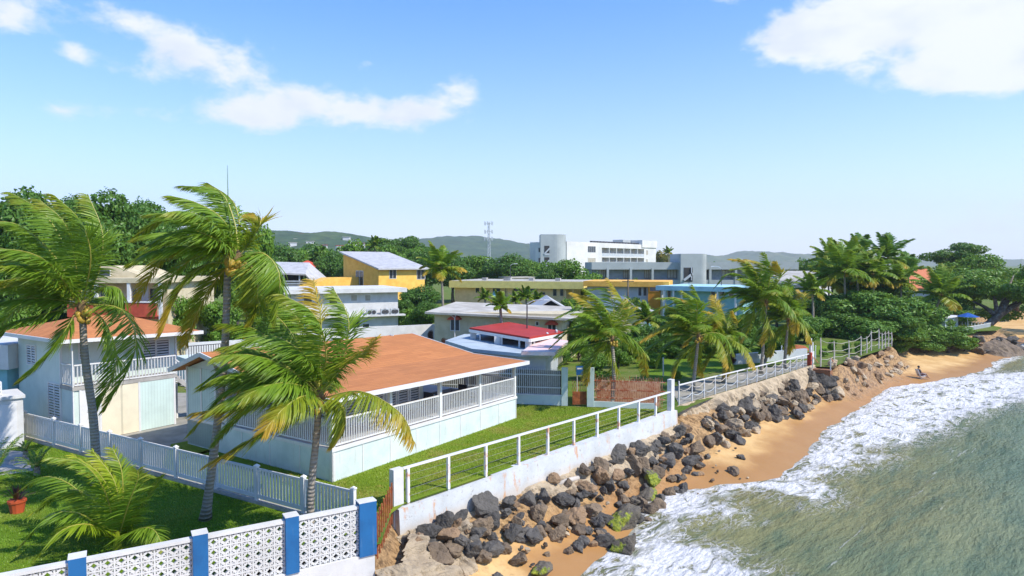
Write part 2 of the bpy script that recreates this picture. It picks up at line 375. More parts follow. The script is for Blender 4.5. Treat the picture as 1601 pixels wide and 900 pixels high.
# ------------------------------------------------------------------ coast lines
def px_line(L): return [tuple(PZ(*p)[:2]) for p in L]
UH = np.array([.556, .831]); VH = np.array([-.831, .556])
SW0 = PZ(632, 787, -.05)[:2]; SW1 = PZ(1046, 645, .1)[:2]
su = (SW1-SW0)/np.linalg.norm(SW1-SW0)
BW = [PZ(572,780,1.5)[:2]+(.1,.1), PZ(120,865,1.5)[:2]]
bu = (BW[1]-BW[0])/np.linalg.norm(BW[1]-BW[0]); BWe = BW[0]+bu*17
SWl = lambda a, b: tuple(SW0+su*a+np.array([-su[1], su[0]])*b)
BWl = lambda a, b: tuple(BW[0]+bu*a+np.array([-bu[1], bu[0]])*b)
bankL = [(-60,-12), BWl(30,.05), BWl(10,.05), BWl(0,.05), BWl(-.35,.0), SWl(-.6,-.15), SWl(0,-.15), SWl(19.3,-.15), SWl(20.0,-.2), (10.9,40.6)] + px_line([(1160,603,0),(1267,572,0),(1300,575,-.1),(1345,559,-.1),(1395,543,-.1)]) + \
        [(45,80),(53,83),(59,86),(64,87.5),(68,92),(70,104),(93,128),(160,150),(400,200)]
waterL = [(-60,-60),(-14,-8),(-4,8),(1.2,18)] + px_line([(925,905,-2.8),(932,888,-2.8),(950,868,-2.8),(995,850,-2.8),(1010,825,-2.8),(985,800,-2.8),(1000,780,-2.8),(1060,771,-2.8),(1115,766,-2.8),(1128,759,-2.8),
        (1200,757,-2.8),(1217,750,-2.8),(1262,716,-2.8),(1276,700,-2.8),(1292,672,-2.8),(1350,637,-2.8),(1390,607,-2.8),(1450,599,-2.8),(1510,589,-2.8),(1545,577,-2.8),(1552,567,-2.8),(1578,560,-2.8)]) + \
        [(66,87),(70,91.5),(75,97),(84,101),(120,112),(400,160)]
def seg_dist(X, Y, L):
    best = np.full(X.shape, 1e9)
    for (a, b), (c, d) in zip(L[:-1], L[1:]):
        vx, vy = c-a, d-b; t = np.clip(((X-a)*vx+(Y-b)*vy)/(vx*vx+vy*vy+1e-9), 0, 1)
        best = np.minimum(best, np.hypot(X-a-t*vx, Y-b-t*vy))
    return best
def inside(X, Y, poly):
    r = np.zeros(X.shape, bool); n = len(poly)
    for i in range(n):
        x1, y1 = poly[i]; x2, y2 = poly[(i+1) % n]
        c = ((y1 > Y) != (y2 > Y)) & (X < (x2-x1)*(Y-y1)/((y2-y1) if y2 != y1 else 1e-9)+x1)
        r ^= c
    return r
landB = bankL+[(400,3000),(-3000,3000),(-3000,-12)]
landW = waterL+[(400,3000),(-3000,3000),(-3000,-60)]
# cheap value noise for geometry
_T = np.random.default_rng(3).random((256, 256))
def vnoise(X, Y):
    xi = np.floor(X).astype(int); yi = np.floor(Y).astype(int); fx = X-xi; fy = Y-yi
    fx = fx*fx*(3-2*fx); fy = fy*fy*(3-2*fy); g = lambda a, b: _T[a % 256, b % 256]
    return (g(xi,yi)*(1-fx)+g(xi+1,yi)*fx)*(1-fy)+(g(xi,yi+1)*(1-fx)+g(xi+1,yi+1)*fx)*fy
def fbm(X, Y, o=4):
    r = 0; a = .5
    for i in range(o): r = r+a*(vnoise(X*2**i+i*17, Y*2**i+i*31)-.5); a *= .5
    return r
def terrain(X, Y):
    X = np.asarray(X, float); Y = np.asarray(Y, float)
    dB = seg_dist(X, Y, bankL)*np.where(inside(X, Y, landB), -1, 1)
    dW = seg_dist(X, Y, waterL)*np.where(inside(X, Y, landW), -1, 1)
    dW = dW+fbm(X*.5, Y*.5, 4)*1.2+fbm(X*1.9, Y*1.9, 2)*.35
    s = np.clip(dB/(dB+np.maximum(-dW, 0)+1e-6), 0, 1)
    k = np.clip(dB/np.interp(X, [8, 13, 25, 29], [3.0, 1.9, 1.8, 1.5]), 0, 1); k = k*k*(3-2*k)
    zb = np.interp(X, [8, 12], [-1.1, -.75])-np.interp(X, [8, 12], [.85, 1.15])*k + fbm(X*1.3, Y*1.3)*.5*(1-np.abs(2*np.clip(dB/3.5, 0, 1)-1))
    zb = zb+(-2.8+1.9)*s**1.2
    zsea = -2.8-.07*np.maximum(dW, 0)
    z = np.where(dW > 0, zsea, np.maximum(zb, -2.8+.045*np.minimum(-dW, 20)))
    z = z+fbm(X*.35+9, Y*.35)*.10*np.clip(-dW/3, 0, 1)
    # sandy bank: no wall beyond the steps
    land = np.clip(-dB/1.2, 0, 1)
    z = np.where(dB < 0, -.75+land*.45, z)
    emb = np.clip((X-26.5)/1.5, 0, 1)*np.clip((46-X)/3, 0, 1)
    bump = emb*np.exp(-((dB-.3)/.8)**2)*(.35+2.0*fbm(X*1.1, Y*1.1))
    z = z+np.maximum(bump, 0)
    z = np.where(dB < -4, -1.2, z)
    return np.maximum(z, -9), dB, dW
def grid_mesh(name, xs, ys, zf, mat, attrs=None):
    X, Y = np.meshgrid(xs, ys); out = zf(X, Y); Z = out[0]
    n, m = X.shape; me = bpy.data.meshes.new(name)
    V = np.stack([X, Y, Z], -1).reshape(-1, 3)
    idx = np.arange(n*m).reshape(n, m)
    Fq = np.stack([idx[:-1,:-1], idx[:-1,1:], idx[1:,1:], idx[1:,:-1]], -1).reshape(-1, 4)
    me.vertices.add(len(V)); me.vertices.foreach_set('co', V.ravel())
    me.loops.add(Fq.size); me.loops.foreach_set('vertex_index', Fq.ravel())
    me.polygons.add(len(Fq)); me.polygons.foreach_set('loop_start', np.arange(0, Fq.size, 4)); me.polygons.foreach_set('loop_total', np.full(len(Fq), 4))
    me.update(calc_edges=True); me.polygons.foreach_set('use_smooth', np.ones(len(Fq), bool))
    for k, a in (attrs or {}).items():
        at = me.attributes.new(k, 'FLOAT', 'POINT'); at.data.foreach_set('value', out[a].ravel().astype(np.float32))
    me.materials.append(mat); o = bpy.data.objects.new(name, me); COL.objects.link(o); return o
def attr(nt, name):
    a = nt.n('ShaderNodeAttribute'); a.attribute_name = name; return a.outputs['Fac']
# ---- sand
m, nt, b = base_mat('beach_sand'); P = nt.n('ShaderNodeNewGeometry').outputs['Position']
sand = nt.mix(nt.smooth(nt.noise(P, .5, 6, .6), .35, .65), lin(208,173,118), lin(192,153,98))
sand = nt.mix(nt.math('MULTIPLY', nt.smooth(nt.noise(P, 3.0, 6, .65), .56, .72), .5), sand, lin(170,130,84))
wet = nt.math('ADD', attr(nt, 'dW'), nt.math('MULTIPLY', nt.math('SUBTRACT', nt.noise(nt.map(P, (.5, .5, 1)), .9, 5, .6), .5), 4.0))
wm = nt.smooth(wet, -3.6, -1.2)
col = nt.mix(nt.math('MULTIPLY', wm, .85), sand, lin(158,114,66))
dBa = nt.math('ADD', attr(nt, 'dB'), nt.math('MULTIPLY', nt.math('SUBTRACT', nt.noise(P, 1.2, 6, .7), .5), 3.5))
rub = nt.smooth(dBa, 2.6, 1.0)
rub_shade_col = nt.mix(nt.smooth(nt.noise(P, 3.2, 7, .75), .4, .62), lin(180,146,104), lin(84,64,46))  # rubble brown; its dark tone also paints in the shadows between boulders
col = nt.mix(nt.math('MULTIPLY', rub, .85), col, rub_shade_col)
nt.put(b.inputs['Base Color'], col)
ro = nt.n('ShaderNodeMapRange'); nt.put(ro.inputs[0], wm); ro.inputs[3].default_value = .95; ro.inputs[4].default_value = .42; nt.L.new(ro.outputs[0], b.inputs['Roughness'])
b.inputs['Specular IOR Level'].default_value = .25
bp = nt.n('ShaderNodeBump'); bp.inputs['Strength'].default_value = .7; bp.inputs['Distance'].default_value = .08
hh = nt.math('ADD', nt.math('MULTIPLY', nt.noise(P, 2.4, 6, .65), nt.math('SUBTRACT', 1.0, wm)), nt.math('MULTIPLY', nt.noise(P, 4, 8, .75), nt.math('MULTIPLY', rub, 3.0)))
nt.L.new(hh, bp.inputs['Height']); nt.L.new(bp.outputs[0], b.inputs['Normal'])
sandm = m
xs = np.concatenate([np.arange(-62, -8, 2.), np.arange(-8, 60, .4), np.arange(60, 130, 1.2), np.arange(130, 420, 12)])
ys = np.concatenate([np.arange(-62, 8, 2.5), np.arange(8, 66, .4), np.arange(66, 140, 1.), np.arange(140, 260, 8)])
beach = struct(grid_mesh('beach', xs, ys, terrain, sandm, {'dB': 1, 'dW': 2}))
# ---- sea
foamP = px_line([(925,905,-2.8),(930,880,-2.8),(985,838,-2.8),(1005,812,-2.8),(975,795,-2.8),(1000,770,-2.8),(1120,755,-2.8),(1217,745,-2.8),(1290,665,-2.8),(1395,598,-2.8),(1520,585,-2.8),(1640,578,-2.8),
        (1640,618,-2.8),(1540,650,-2.8),(1440,690,-2.8),(1370,706,-2.8),(1400,716,-2.8),(1330,735,-2.8),(1290,750,-2.8),(1320,772,-2.8),(1260,797,-2.8),(1180,768,-2.8),(1130,775,-2.8),(1170,812,-2.8),(1100,820,-2.8),(1060,838,-2.8),(1120,850,-2.8),(1160,872,-2.8),(1225,915,-2.8)])+[(6,16),(3,10)]
holeP = px_line([(1130,850,-2.8),(1240,800,-2.8),(1190,780,-2.8),(1150,800,-2.8)])
swellD = np.array([.72, -.69])
def sea_z(X, Y):
    dW = seg_dist(X, Y, waterL)*np.where(inside(X, Y, landW), -1, 1)
    df = seg_dist(X, Y, foamP)*np.where(inside(X, Y, foamP), 1, -1)
    ph = X*swellD[0]+Y*swellD[1]; al = X*.69+Y*.72
    amp = np.clip(dW/8, .12, 1)
    z = -2.8+.02+amp*(.10*np.sin(ph*.75+1.2*fbm(X*.15, Y*.15)*6)+.20*fbm(ph*.9, al*.28)+.10*fbm(ph*2.2+5, al*.7))
    z = z+np.clip(df, 0, 1)*.08*vnoise(X*1.5, Y*1.5)+.32*np.exp(-((df-.9)/.8)**2)*np.clip(fbm(X*.22, Y*.22)*3+.3, 0, 1)*np.clip(dW/4, 0, 1)
    return z, df, dW
m, nt, b = base_mat('sea_water'); P = nt.n('ShaderNodeNewGeometry').outputs['Position']
Q = nt.map(P, rot=(0, 0, radians(44)))
deep = nt.smooth(nt.math('ADD', attr(nt, 'dW'), nt.math('MULTIPLY', nt.noise(P, .12, 3), 8)), 5, 20)
wc = nt.mix(deep, lin(132,128,82), lin(96,118,90))
wc = nt.mix(nt.math('MULTIPLY', nt.smooth(nt.noise(nt.map(Q, (1.4, .25, 1)), 1.2, 6, .7), .4, .7), .7), wc, lin(72,96,74))
fd = nt.math('ADD', attr(nt, 'foam'), nt.math('MULTIPLY', nt.math('SUBTRACT', nt.noise(nt.map(Q, (.8, .35, 1)), .8, 7, .62, .6), .5), 3.0))
fd = nt.math('SUBTRACT', fd, .35)
lace = nt.noise(nt.map(Q, (1.0, .5, 1)), 1.5, 7, .68, 1.4)
body = nt.smooth(nt.math('ADD', fd, nt.math('MULTIPLY', nt.math('SUBTRACT', lace, .5), 3.0)), -.15, .75)
edge = nt.math('MULTIPLY', nt.smooth(fd, -1.8, .2), nt.smooth(nt.math('ABSOLUTE', nt.math('SUBTRACT', lace, .5)), .035, .01))
holes = nt.smooth(nt.noise(nt.map(Q, (1, .55, 1)), 1.1, 6, .7, .8), .50, .62)
foam = nt.math('MULTIPLY', nt.math('MAXIMUM', body, edge), nt.math('SUBTRACT', 1.0, nt.math('MULTIPLY', holes, nt.smooth(lace, .35, .55))))
swash = nt.smooth(nt.math('ABSOLUTE', nt.math('SUBTRACT', attr(nt, 'dW'), .3)), 1.2, .1)
foam = nt.math('MAXIMUM', foam, nt.math('MULTIPLY', swash, nt.smooth(lace, .42, .52)))
# thin streaks on open water
stk = nt.math('MULTIPLY', nt.smooth(nt.noise(nt.map(Q, (1.0, .10, 1)), 1.6, 6, .7), .62, .72), .45)
foam = nt.math('MAXIMUM', foam, stk)
fc = nt.mix(nt.smooth(nt.noise(P, 5, 6, .7), .35, .65), (.76,.745,.71), (.56,.55,.52))
nt.put(b.inputs['Base Color'], nt.mix(foam, wc, fc))
ro = nt.n('ShaderNodeMapRange'); nt.put(ro.inputs[0], foam); ro.inputs[3].default_value = .18; ro.inputs[4].default_value = .9; nt.L.new(ro.outputs[0], b.inputs['Roughness'])
b.inputs['IOR'].default_value = 1.33; b.inputs['Specular IOR Level'].default_value = .3
bp = nt.n('ShaderNodeBump'); bp.inputs['Strength'].default_value = .75; bp.inputs['Distance'].default_value = .5
wh = nt.math('ADD', nt.noise(nt.map(Q, (1.0, .3, 1)), 1.3, 6, .62), nt.math('MULTIPLY', nt.noise(nt.map(Q, (1, .35, 1)), 5.5, 6, .65), .5))
wh = nt.math('ADD', wh, nt.math('MULTIPLY', foam, .18))
nt.L.new(wh, bp.inputs['Height']); nt.L.new(bp.outputs[0], b.inputs['Normal'])
seam = m
xs = np.concatenate([np.array([-600,-200,-80,-40,-20,-8]), np.arange(-4, 92, .5), np.arange(92, 200, 6), np.array([260,400,800,1600,3800])])
ys = np.concatenate([np.array([-1500,-600,-200,-60,-10]), np.arange(0, 100, .5), np.arange(100, 190, 6), np.array([250, 400])])
struct(grid_mesh('sea', xs, ys, sea_z, seam, {'foam': 1, 'dW': 2}))
# ---- ground sheet to the horizon
g = MB(); edge = [(p[0], p[1], -.02) for p in bankL]
off = [(-3900,-12,-.02)]+edge+[(3900,500,-.02),(3900,4600,-.02),(-3900,4600,-.02)]
g.add(off, [tuple(range(len(off)))])
import bmesh
o = g.build('ground', ground_m)
bm = bmesh.new(); bm.from_mesh(o.data); bmesh.ops.triangulate(bm, faces=bm.faces[:]); bm.to_mesh(o.data); bm.free(); struct(o)
# the ground sheet is pulled back a touch behind walls: lawns, yard and paths lie above it
def sheet(name, pts, z, mat, thick=0):
    g = MB(); g.add([(p[0], p[1], z) for p in pts], [tuple(range(len(pts)))]); return struct(g.build(name, mat))
HA = PZ(520, 754)[:2]; FH = Fr(HA, HA+UH, 0, .0055)
FenA = PZ(40, 686)[:2]; FenB = PD(560, 770, 21.6)[:2]
lawnpts = [FenB+(.2,-.3), SW0+(.05,-.1), SW1, PZ(1040,640)[:2], PZ(700,640)[:2]+(-6,2.4), FH(13.4,9,0)[:2], FH(-.5,11,0)[:2], FH(-2.6,8,0)[:2], FenB+(-7,4.6)]
sheet('lawn', lawnpts, .004, grass_near)
sheet('lawn', [BW[0], BWe, BWe+(-8,12), FenA, FenB], .003, grass)
sheet('yard', [FenA+(.3,.2), FenB+(-8.2,5), FH(-1.6,8,0)[:2], FH(0,10.6,0)[:2], FH(9,12,0)[:2], FH(9,20,0)[:2], FenA+(-8,12)], .001, gravel)
# field behind the next plot (short grass and a worn gravel strip)
sheet('field', [PZ(1010,600)[:2], PZ(1275,556)[:2], PZ(1300,540)[:2], PZ(1100,545)[:2], PZ(985,550)[:2]], .006, grass)
sheet('gravel_strip', [PZ(1062,633)[:2], PZ(1264,572)[:2], PZ(1262,563)[:2], PZ(1120,590)[:2], PZ(1048,606)[:2]], .010, gravel)
sheet('path', [PZ(-60,735)[:2], PZ(-10,745)[:2], PZ(52,736)[:2], PZ(42,706)[:2], PZ(-60,700)[:2]], .012, concrete)
# ================================================================== windows
def window(root, F, a0, a1, z0, z1, b=0., style='louvre', name='window', framem=None, t=.07, split=1):
    """frame ring standing proud of the wall, with pane or louvre child"""
    framem = framem or white; g = MB(); y0, y1 = b-.05, b+.04
    g.box(a0-t, a1+t, y0, y1, z1, z1+t, 0, F); g.box(a0-t, a1+t, y0, y1, z0-t, z0, 0, F)
    g.box(a0-t, a0, y0, y1, z0, z1, 0, F); g.box(a1, a1+t, y0, y1, z0, z1, 0, F)
    for k in range(1, split):
        x = a0+(a1-a0)*k/split; g.box(x-t/2, x+t/2, y0+.004, y1, z0, z1, 0, F)
    f = g.build(name, framem, root)
    p = MB(); p.box(a0, a1, b-.012, b+.03, z0, z1, 0, F)
    if style == 'louvre':
        n = max(3, int((z1-z0)/.13))
        for i in range(n):
            z = z0+(i+.5)*(z1-z0)/n
            c = [F(a0+.01, b-.045, z-.035), F(a1-.01, b-.045, z-.035), F(a1-.01, b-.02, z+.03), F(a0+.01, b-.02, z+.03)]
            c2 = [q-np.array([0, 0, .012]) for q in c]
            p.hexa(c2+c, 1)
        p.build('louvres', [darkglass, louvre], f)
    else:
        p.build('pane', curtain if style == 'curtain' else darkglass, f)
    return f
def railing(root, F, a0, a1, b0, b1, z0, z1, mat=white, sp=.13, name='railing', r=.022):
    """balusters between (a0,b0) and (a1,b1) in frame F"""
    g = MB(); L = math.hypot(a1-a0, b1-b0); n = max(2, int(L/sp)); at = lambda t, z: F(a0+(a1-a0)*t, b0+(b1-b0)*t, z)
    g.bar(at(0, z1), at(1, z1), .09, .06); g.bar(at(0, z0+.08), at(1, z0+.08), .05, .06)
    for i in range(n+1):
        t = i/n; g.bar(at(t, z0+.11), at(t, z1-.03), r*2, r*2)
    return g.build(name, mat, root)
# ================================================================== main house
root = empty('beach_house', FH(6, 5, 0), 'single-storey pale mint beach house with wide orange shingle roof and white wraparound porch', 'house')
L_ = 13.4; WD = 10.4
shing = shingle('orange_shingle', lin(188,121,66), lin(172,107,56), FH)
g = MB(); g.box(0, L_, 0, WD, 0, 1.22, 0, FH)
g.build('plinth', paint('pale_plinth', lin(208,218,213), lin(192,205,199), .75, dirt=((.40,.40,.33), .5)), root)
g = MB()
for a in (0, 1.65, 3.3, 5, 6.7, 8.3, 10, 11.7, 13.37): g.box(a-.03, a+.03, -.02, 0.01, 0, 1.2, 0, FH)
for bb in (2, 4, 6, 8.2): g.box(-.02, .01, bb-.03, bb+.03, 0, 1.2, 0, FH)
g.box(-.05, L_+.05, -.05, WD, 1.222, 1.36, 0, FH)
g.build('porch_slab', white, root)
ROOM = [(2.6, 8.0, 3.1, 9.9)]
sd_u = siding('mint_front_siding', lin(194,211,200), VH)
g = MB(); g.box(2.4, 8.2, 2.4, 7.9, 1.36, 3.45, 0, FH); g.box(0.02, 8.2, 8.0, WD, 1.36, 3.75, 0, FH)
g.add([FH(.02,8,3.74), FH(.02,WD,3.74), FH(.02,8.4,4.35), FH(8.2,8,3.74), FH(8.2,WD,3.74), FH(8.2,8.4,4.35)], [(0,2,1),(3,4,5),(0,3,5,2),(2,5,4,1)])
g.build('wall', mint2, root)
g = MB(); g.box(0, .024, 8.0, WD, .05, 3.8, 0, FH); g.build('siding', sd_u, root)
for bb in (8.0, 9.15, WD-.06): g = MB(); g.box(-.03, .028, bb-.05, bb+.07, 1.36, 3.8, 0, FH); g.build('trim', white, root)
class SubF:
    """frame facing along another side of frame F: origin (a0,b0), running along direction (da,db)"""
    def __init__(s, F, a0, b0, da, db):
        s.F = F; s.a0, s.b0, s.da, s.db = a0, b0, da, db
    def __call__(s, a, b, z): return s.F(s.a0+s.da*a-s.db*b, s.b0+s.db*a+s.da*b, z)
# windows of the room facing the sea (front plane b=3.0)
for a in (2.9, 3.7, 4.6, 5.5, 6.35, 7.2): window(root, FH, a, a+.62, 1.75, 2.95, 2.4, 'louvre')
FS = SubF(FH, 2.4, 7.9, 0, -1)     # face looking back along the house
for a in (.6, 1.6, 2.9, 3.9): window(root, FS, a, a+.8, 1.7, 2.95, 0, 'louvre')
# posts
posts = [(0.06, .06), (3.34, .06), (6.76, .06), (9.98, .06), (13.3, .06), (0.06, 3.6), (0.06, 7.2), (13.3, 3.5), (13.3, 7)]
for i, (a, b_) in enumerate(posts):
    g = MB(); g.box(a-.08, a+.08, b_-.08, b_+.08, 1.36 if i not in (0,) else .0, 3.36+.1*b_/3.4*.5, 0, FH); g.build('post', white, root)
for (a, c) in ((.14,3.26),(3.42,6.68),(6.84,9.9),(10.06,13.22)): railing(root, FH, a, c, .06, .06, 1.38, 2.48)
for (a, c) in ((.14,3.52),(3.68,7.12),(7.28,7.95)): railing(root, FH, .06, .06, a, c, 1.38, 2.48)
railing(root, FH, 13.3, 13.3, .14, 3.4, 1.38, 2.48)
# roof: sea side porch slope, steeper main slope, short back slope
def zr(b): return 3.47+.04*(b+.55) if b < 3.4 else (3.63+(b-3.4)*.205 if b < 8.3 else 4.634-(b-8.3)*.36)
prof = [-.55, 3.4, 8.3, 11.0]
g = MB(); A0, A1 = -.55, L_+.45
top = []; bot = []
for a in (A0, A1):
    for bb in prof: top.append(FH(a, bb, zr(bb)+.05)); bot.append(FH(a, bb, zr(bb)-.1))
# a clipped back corner at the far end, as the photo shows the ridge stopping short
g.add(top+bot, [(0,4,5,1),(1,5,6,2),(2,6,7,3),(8,9,13,12),(9,10,14,13),(10,11,15,14),(0,1,9,8),(1,2,10,9),(2,3,11,10),(4,12,13,5),(5,13,14,6),(6,14,15,7),(0,8,12,4),(3,7,15,11)])
roof = g.build('roof', shing, root)
g = MB()
g.bar(FH(A0-.03,-.58,zr(-.55)-.03), FH(A1+.03,-.58,zr(-.55)-.03), .06, .2)
for a in (A0-.03, A1+.03):
    for b0_, b1_ in zip(prof[:-1], prof[1:]): g.bar(FH(a, b0_, zr(b0_)-.04), FH(a, b1_, zr(b1_)-.04), .06, .2)
g.bar(FH(A0,11.03,zr(11)-.05), FH(A1,11.03,zr(11)-.05), .06, .16)
g.build('fascia', white, root)
g = MB(); c = PD(612, 526.5, 41.0); g.tube([c-(0,0,.1), c+(0,0,.14)], .16, 8); g.box(c[0]-.3,c[0]+.3,c[1]-.3,c[1]+.3,c[2]-.1,c[2]-.03)
g.build('vent', metalroof, roof)
# terrace furniture under the far end of the porch
def chair_mesh(F, a, b, z, w=.6):
    g = MB(); g.box(a, a+w, b, b+w, z+.38, z+.44, 0, F); g.box(a, a+.05, b, b+w, z+.44, z+.95, 0, F)
    for x in (a+.02, a+w-.04):
        for y in (b+.02, b+w-.04): g.box(x, x+.03, y, y+.03, z, z+.38, 0, F)
    for y in (b, b+w-.04): g.box(a+.05, a+w, y, y+.04, z+.6, z+.64, 0, F)
    return g
g = MB(); tz = 1.30
t_ = empty('terrace_table', FH(9.6, 1.9, tz), 'dark table on the orange-roofed porch behind the railing', 'table')
g.box(8.7, 10.5, 1.5, 2.4, tz+.70, tz+.75, 0, FH); g.build('tabletop', darkrail, t_)
for a in (8.8, 10.35):
    for bb in (1.6, 2.25): g = MB(); g.box(a, a+.05, bb, bb+.05, tz, tz+.70, 0, FH); g.build('leg', darkrail, t_)
for k, (a, bb) in enumerate(((8.0, 1.6), (9.2, .75), (10.0, .75), (10.9, 1.6))):
    o = chair_mesh(FH, a, bb, tz).build('terrace_chair', darkrail)
    tag(o, ('dark metal chair at the near end of the porch table, nearest the windows','left one of two dark chairs between the porch table and the sea-side railing','right one of two dark chairs between the porch table and the sea-side railing','dark metal chair at the far end of the porch table')[k], 'chair', 'chairs around the porch table')
# ================================================================== two-storey mint house on the left
p0 = PZ(274, 662.5)[:2]-UH*5.02; p1 = PZ(274, 662.5)[:2]+UH*.845
FT = Fr(p0, p1, 0, .004); LT = FT.len; DT = 6.3
root = empty('two_storey_house', FT(3, 3, 0), 'two-storey pale mint house with orange roof and white balcony behind the picket fence', 'house')
g = MB(); g.box(0, LT, 1.3, DT, 0, 5.1, 0, FT); g.box(0, .3, .03, 1.3, 0, 2.65, 0, FT); g.build('wall', mint, root)
g = MB(); g.box(-.05, LT-.7, -.04, 1.3, 2.62, 2.8, 0, FT); g.build('balcony_slab', concrete, root)
railing(root, FT, .05, LT-.75, .03, .03, 2.8, 3.85, sp=.16); railing(root, FT, .03, .03, .08, 1.25, 2.8, 3.85, sp=.16)
sdm = siding('mint_panel_siding', lin(196,214,205), UH, .16); sdc = siding('cream_boards', lin(222,212,184), UH, 1.0)
a1, _ = FT.hit(162, 640); a2, _ = FT.hit(218, 640); a3, _ = FT.hit(273, 640)
g = MB(); g.box(a1-.1, a2-.05, -.02, .05, .02, 2.6, 0, FT); g.build('screen_panel', sdc, root, label='cream boarded panel under the balcony')
g = MB(); g.box(a2+.05, a3-.03, -.02, .05, .02, 2.6, 0, FT); g.build('screen_panel', sdm, root, label='pale mint ribbed panel under the balcony')
g = MB(); g.box(.35, a1-.2, -.01, .05, .02, 2.6, 0, FT); g.build('door', white, root)
for a in (a1-.15, a2, a3, .3): g = MB(); g.box(a-.05, a+.05, -.04, .08, 0, 2.65, 0, FT); g.build('trim', white, root)
for q in ((-.04, .05, 1.25, 1.36), (LT-.07, LT+.03, 1.25, 1.33), (-.03, .02, -.01, .1)): g = MB(); g.box(*q, 0, 5.1, 0, FT); g.build('trim', white, root)
for (x0, x1, y0, y1) in ((223,243,529,560), (244,264,528,559), (123,133,533,560)):
    q0 = FT.hit(x0, y1, 1.3); q1 = FT.hit(x1, y0, 1.3); window(root, FT, q0[0]+.04, q1[0]-.04, max(q0[1], 3.2), q1[1], 1.3, 'louvre')
FTs = SubF(FT, 0, DT, 0, -1)
window(root, FTs, 1.2, 2.2, 3.55, 4.5, 0, 'louvre', split=2)
window(root, FTs, 3.65, 4.9, 1.1, 2.75, 0, 'louvre', split=2)
g = MB()   # outside stair at the far end
for i in range(11): g.box(LT-.7+i*.26, LT-.42+i*.26, .05, 1.15, 2.62-i*.23-.05, 2.62-i*.23, 0, FT)
g.bar(FT(LT-.75,.05,2.6), FT(LT+2.1,.05,.1), .06, .22); g.build('stair', concrete, root)
g = MB()
for i in range(18):
    a = LT-.7+i*.16; z = 2.65-i*.142; g.bar(FT(a,.03,z), FT(a,.03,z+.95), .04)
g.bar(FT(LT-.75,.03,3.62), FT(LT+2.1,.03,1.1), .08, .06); g.build('stair_railing', white, root)
shing2 = shingle('orange_shingle_small', lin(188,121,68), lin(172,106,58), FT)
g = MB(); o_ = .65; e = 5.15; rz = 6.05
pts = [FT(-o_,-o_+.3,e), FT(LT+o_,-o_+.3,e), FT(LT+o_,DT+o_,e), FT(-o_,DT+o_,e), FT(1.9,3.4,rz), FT(LT-1.9,3.4,rz)]
low = [p-np.array([0,0,.1]) for p in pts[:4]]
g.add(pts+low, [(0,1,5,4),(1,2,5),(2,3,4,5),(3,0,4),(0,6,7,1),(1,7,8,2),(2,8,9,3),(3,9,6,0),(9,8,7,6)])
g.build('roof', shing2, root)
g = MB()
C4 = [FT(-o_,-o_+.3,e-.07), FT(LT+o_,-o_+.3,e-.07), FT(LT+o_,DT+o_,e-.07), FT(-o_,DT+o_,e-.07)]
for i in range(4): g.bar(C4[i], C4[(i+1) % 4], .07, .18)
g.build('fascia', white, root)
# ================================================================== white utility shed, far left
FSd = Fr(PZ(-70, 714)[:2], PZ(38, 697)[:2]); LS = FSd.len
root = empty('utility_shed', FSd(LS/2, .8, 0), 'small white flat-roofed utility shed at the left end of the picket fence', 'shed')
g = MB(); g.box(0, LS, 0, 2, 0, 2.35, 0, FSd); g.build('wall', white_wall, root)
g = MB(); g.box(-.1, LS+.08, -.1, 2.1, 2.352, 2.5, 0, FSd); g.build('roof', white_wall, root)
g = MB(); g.box(LS-1.35, LS-.25, -.03, .01, .3, 2.1, 0, FSd); d = g.build('door', vinyl, root)
g = MB(); g.ball(FSd(LS-1.2, -.06, 1.1), .04); g.box(LS-1.23, LS-1.17, -.05, -.03, 1.0, 1.2, 0, FSd); g.build('handle', darkrail, d)
o = empty('air_conditioner', FSd(LS-.9, .6, 2.5), 'white boxed air conditioning unit standing on the shed roof', 'air conditioner')
g = MB(); g.box(LS-1.6, LS-.75, .4, .8, 2.52, 3.15, 0, FSd); g.build('casing', vinyl, o)
for zz in (2.68, 2.85, 3.02):
    g = MB(); g.box(LS-1.3, LS-.82, .37, .40, zz-.05, zz+.05, 0, FSd); g.build('grille', darkrail, o)
g = MB(); tw = PD(4, 540, 35); root = empty('turquoise_house', (tw[0]-3, 37, 0), 'turquoise and white house corner cut off by the left edge', 'house')
FQ = Fr((tw[0]-6, 35.5), (tw[0]+.05, 35.2)); g.box(0, FQ.len, 0, 4, 0, 3.2, 0, FQ); g.build('wall', teal, root)
g = MB(); g.box(-.1, FQ.len+.25, -.2, 4.2, 3.2, 4.5, 0, FQ); g.build('parapet', white_wall, root)
g = MB(); FQ2 = Fr(PD(-40, 560, 47)[:2], PD(60, 560, 47)[:2]); g.box(0, FQ2.len, 0, .25, 0, 2.6, 0, FQ2); g.box(-.05, FQ2.len+.05, -.05, .3, 2.6, 2.8, 1, FQ2)
tag(g.build('garden_wall', [mint, redwall]), 'pale mint garden wall with reddish coping left of the two-storey house', 'wall')
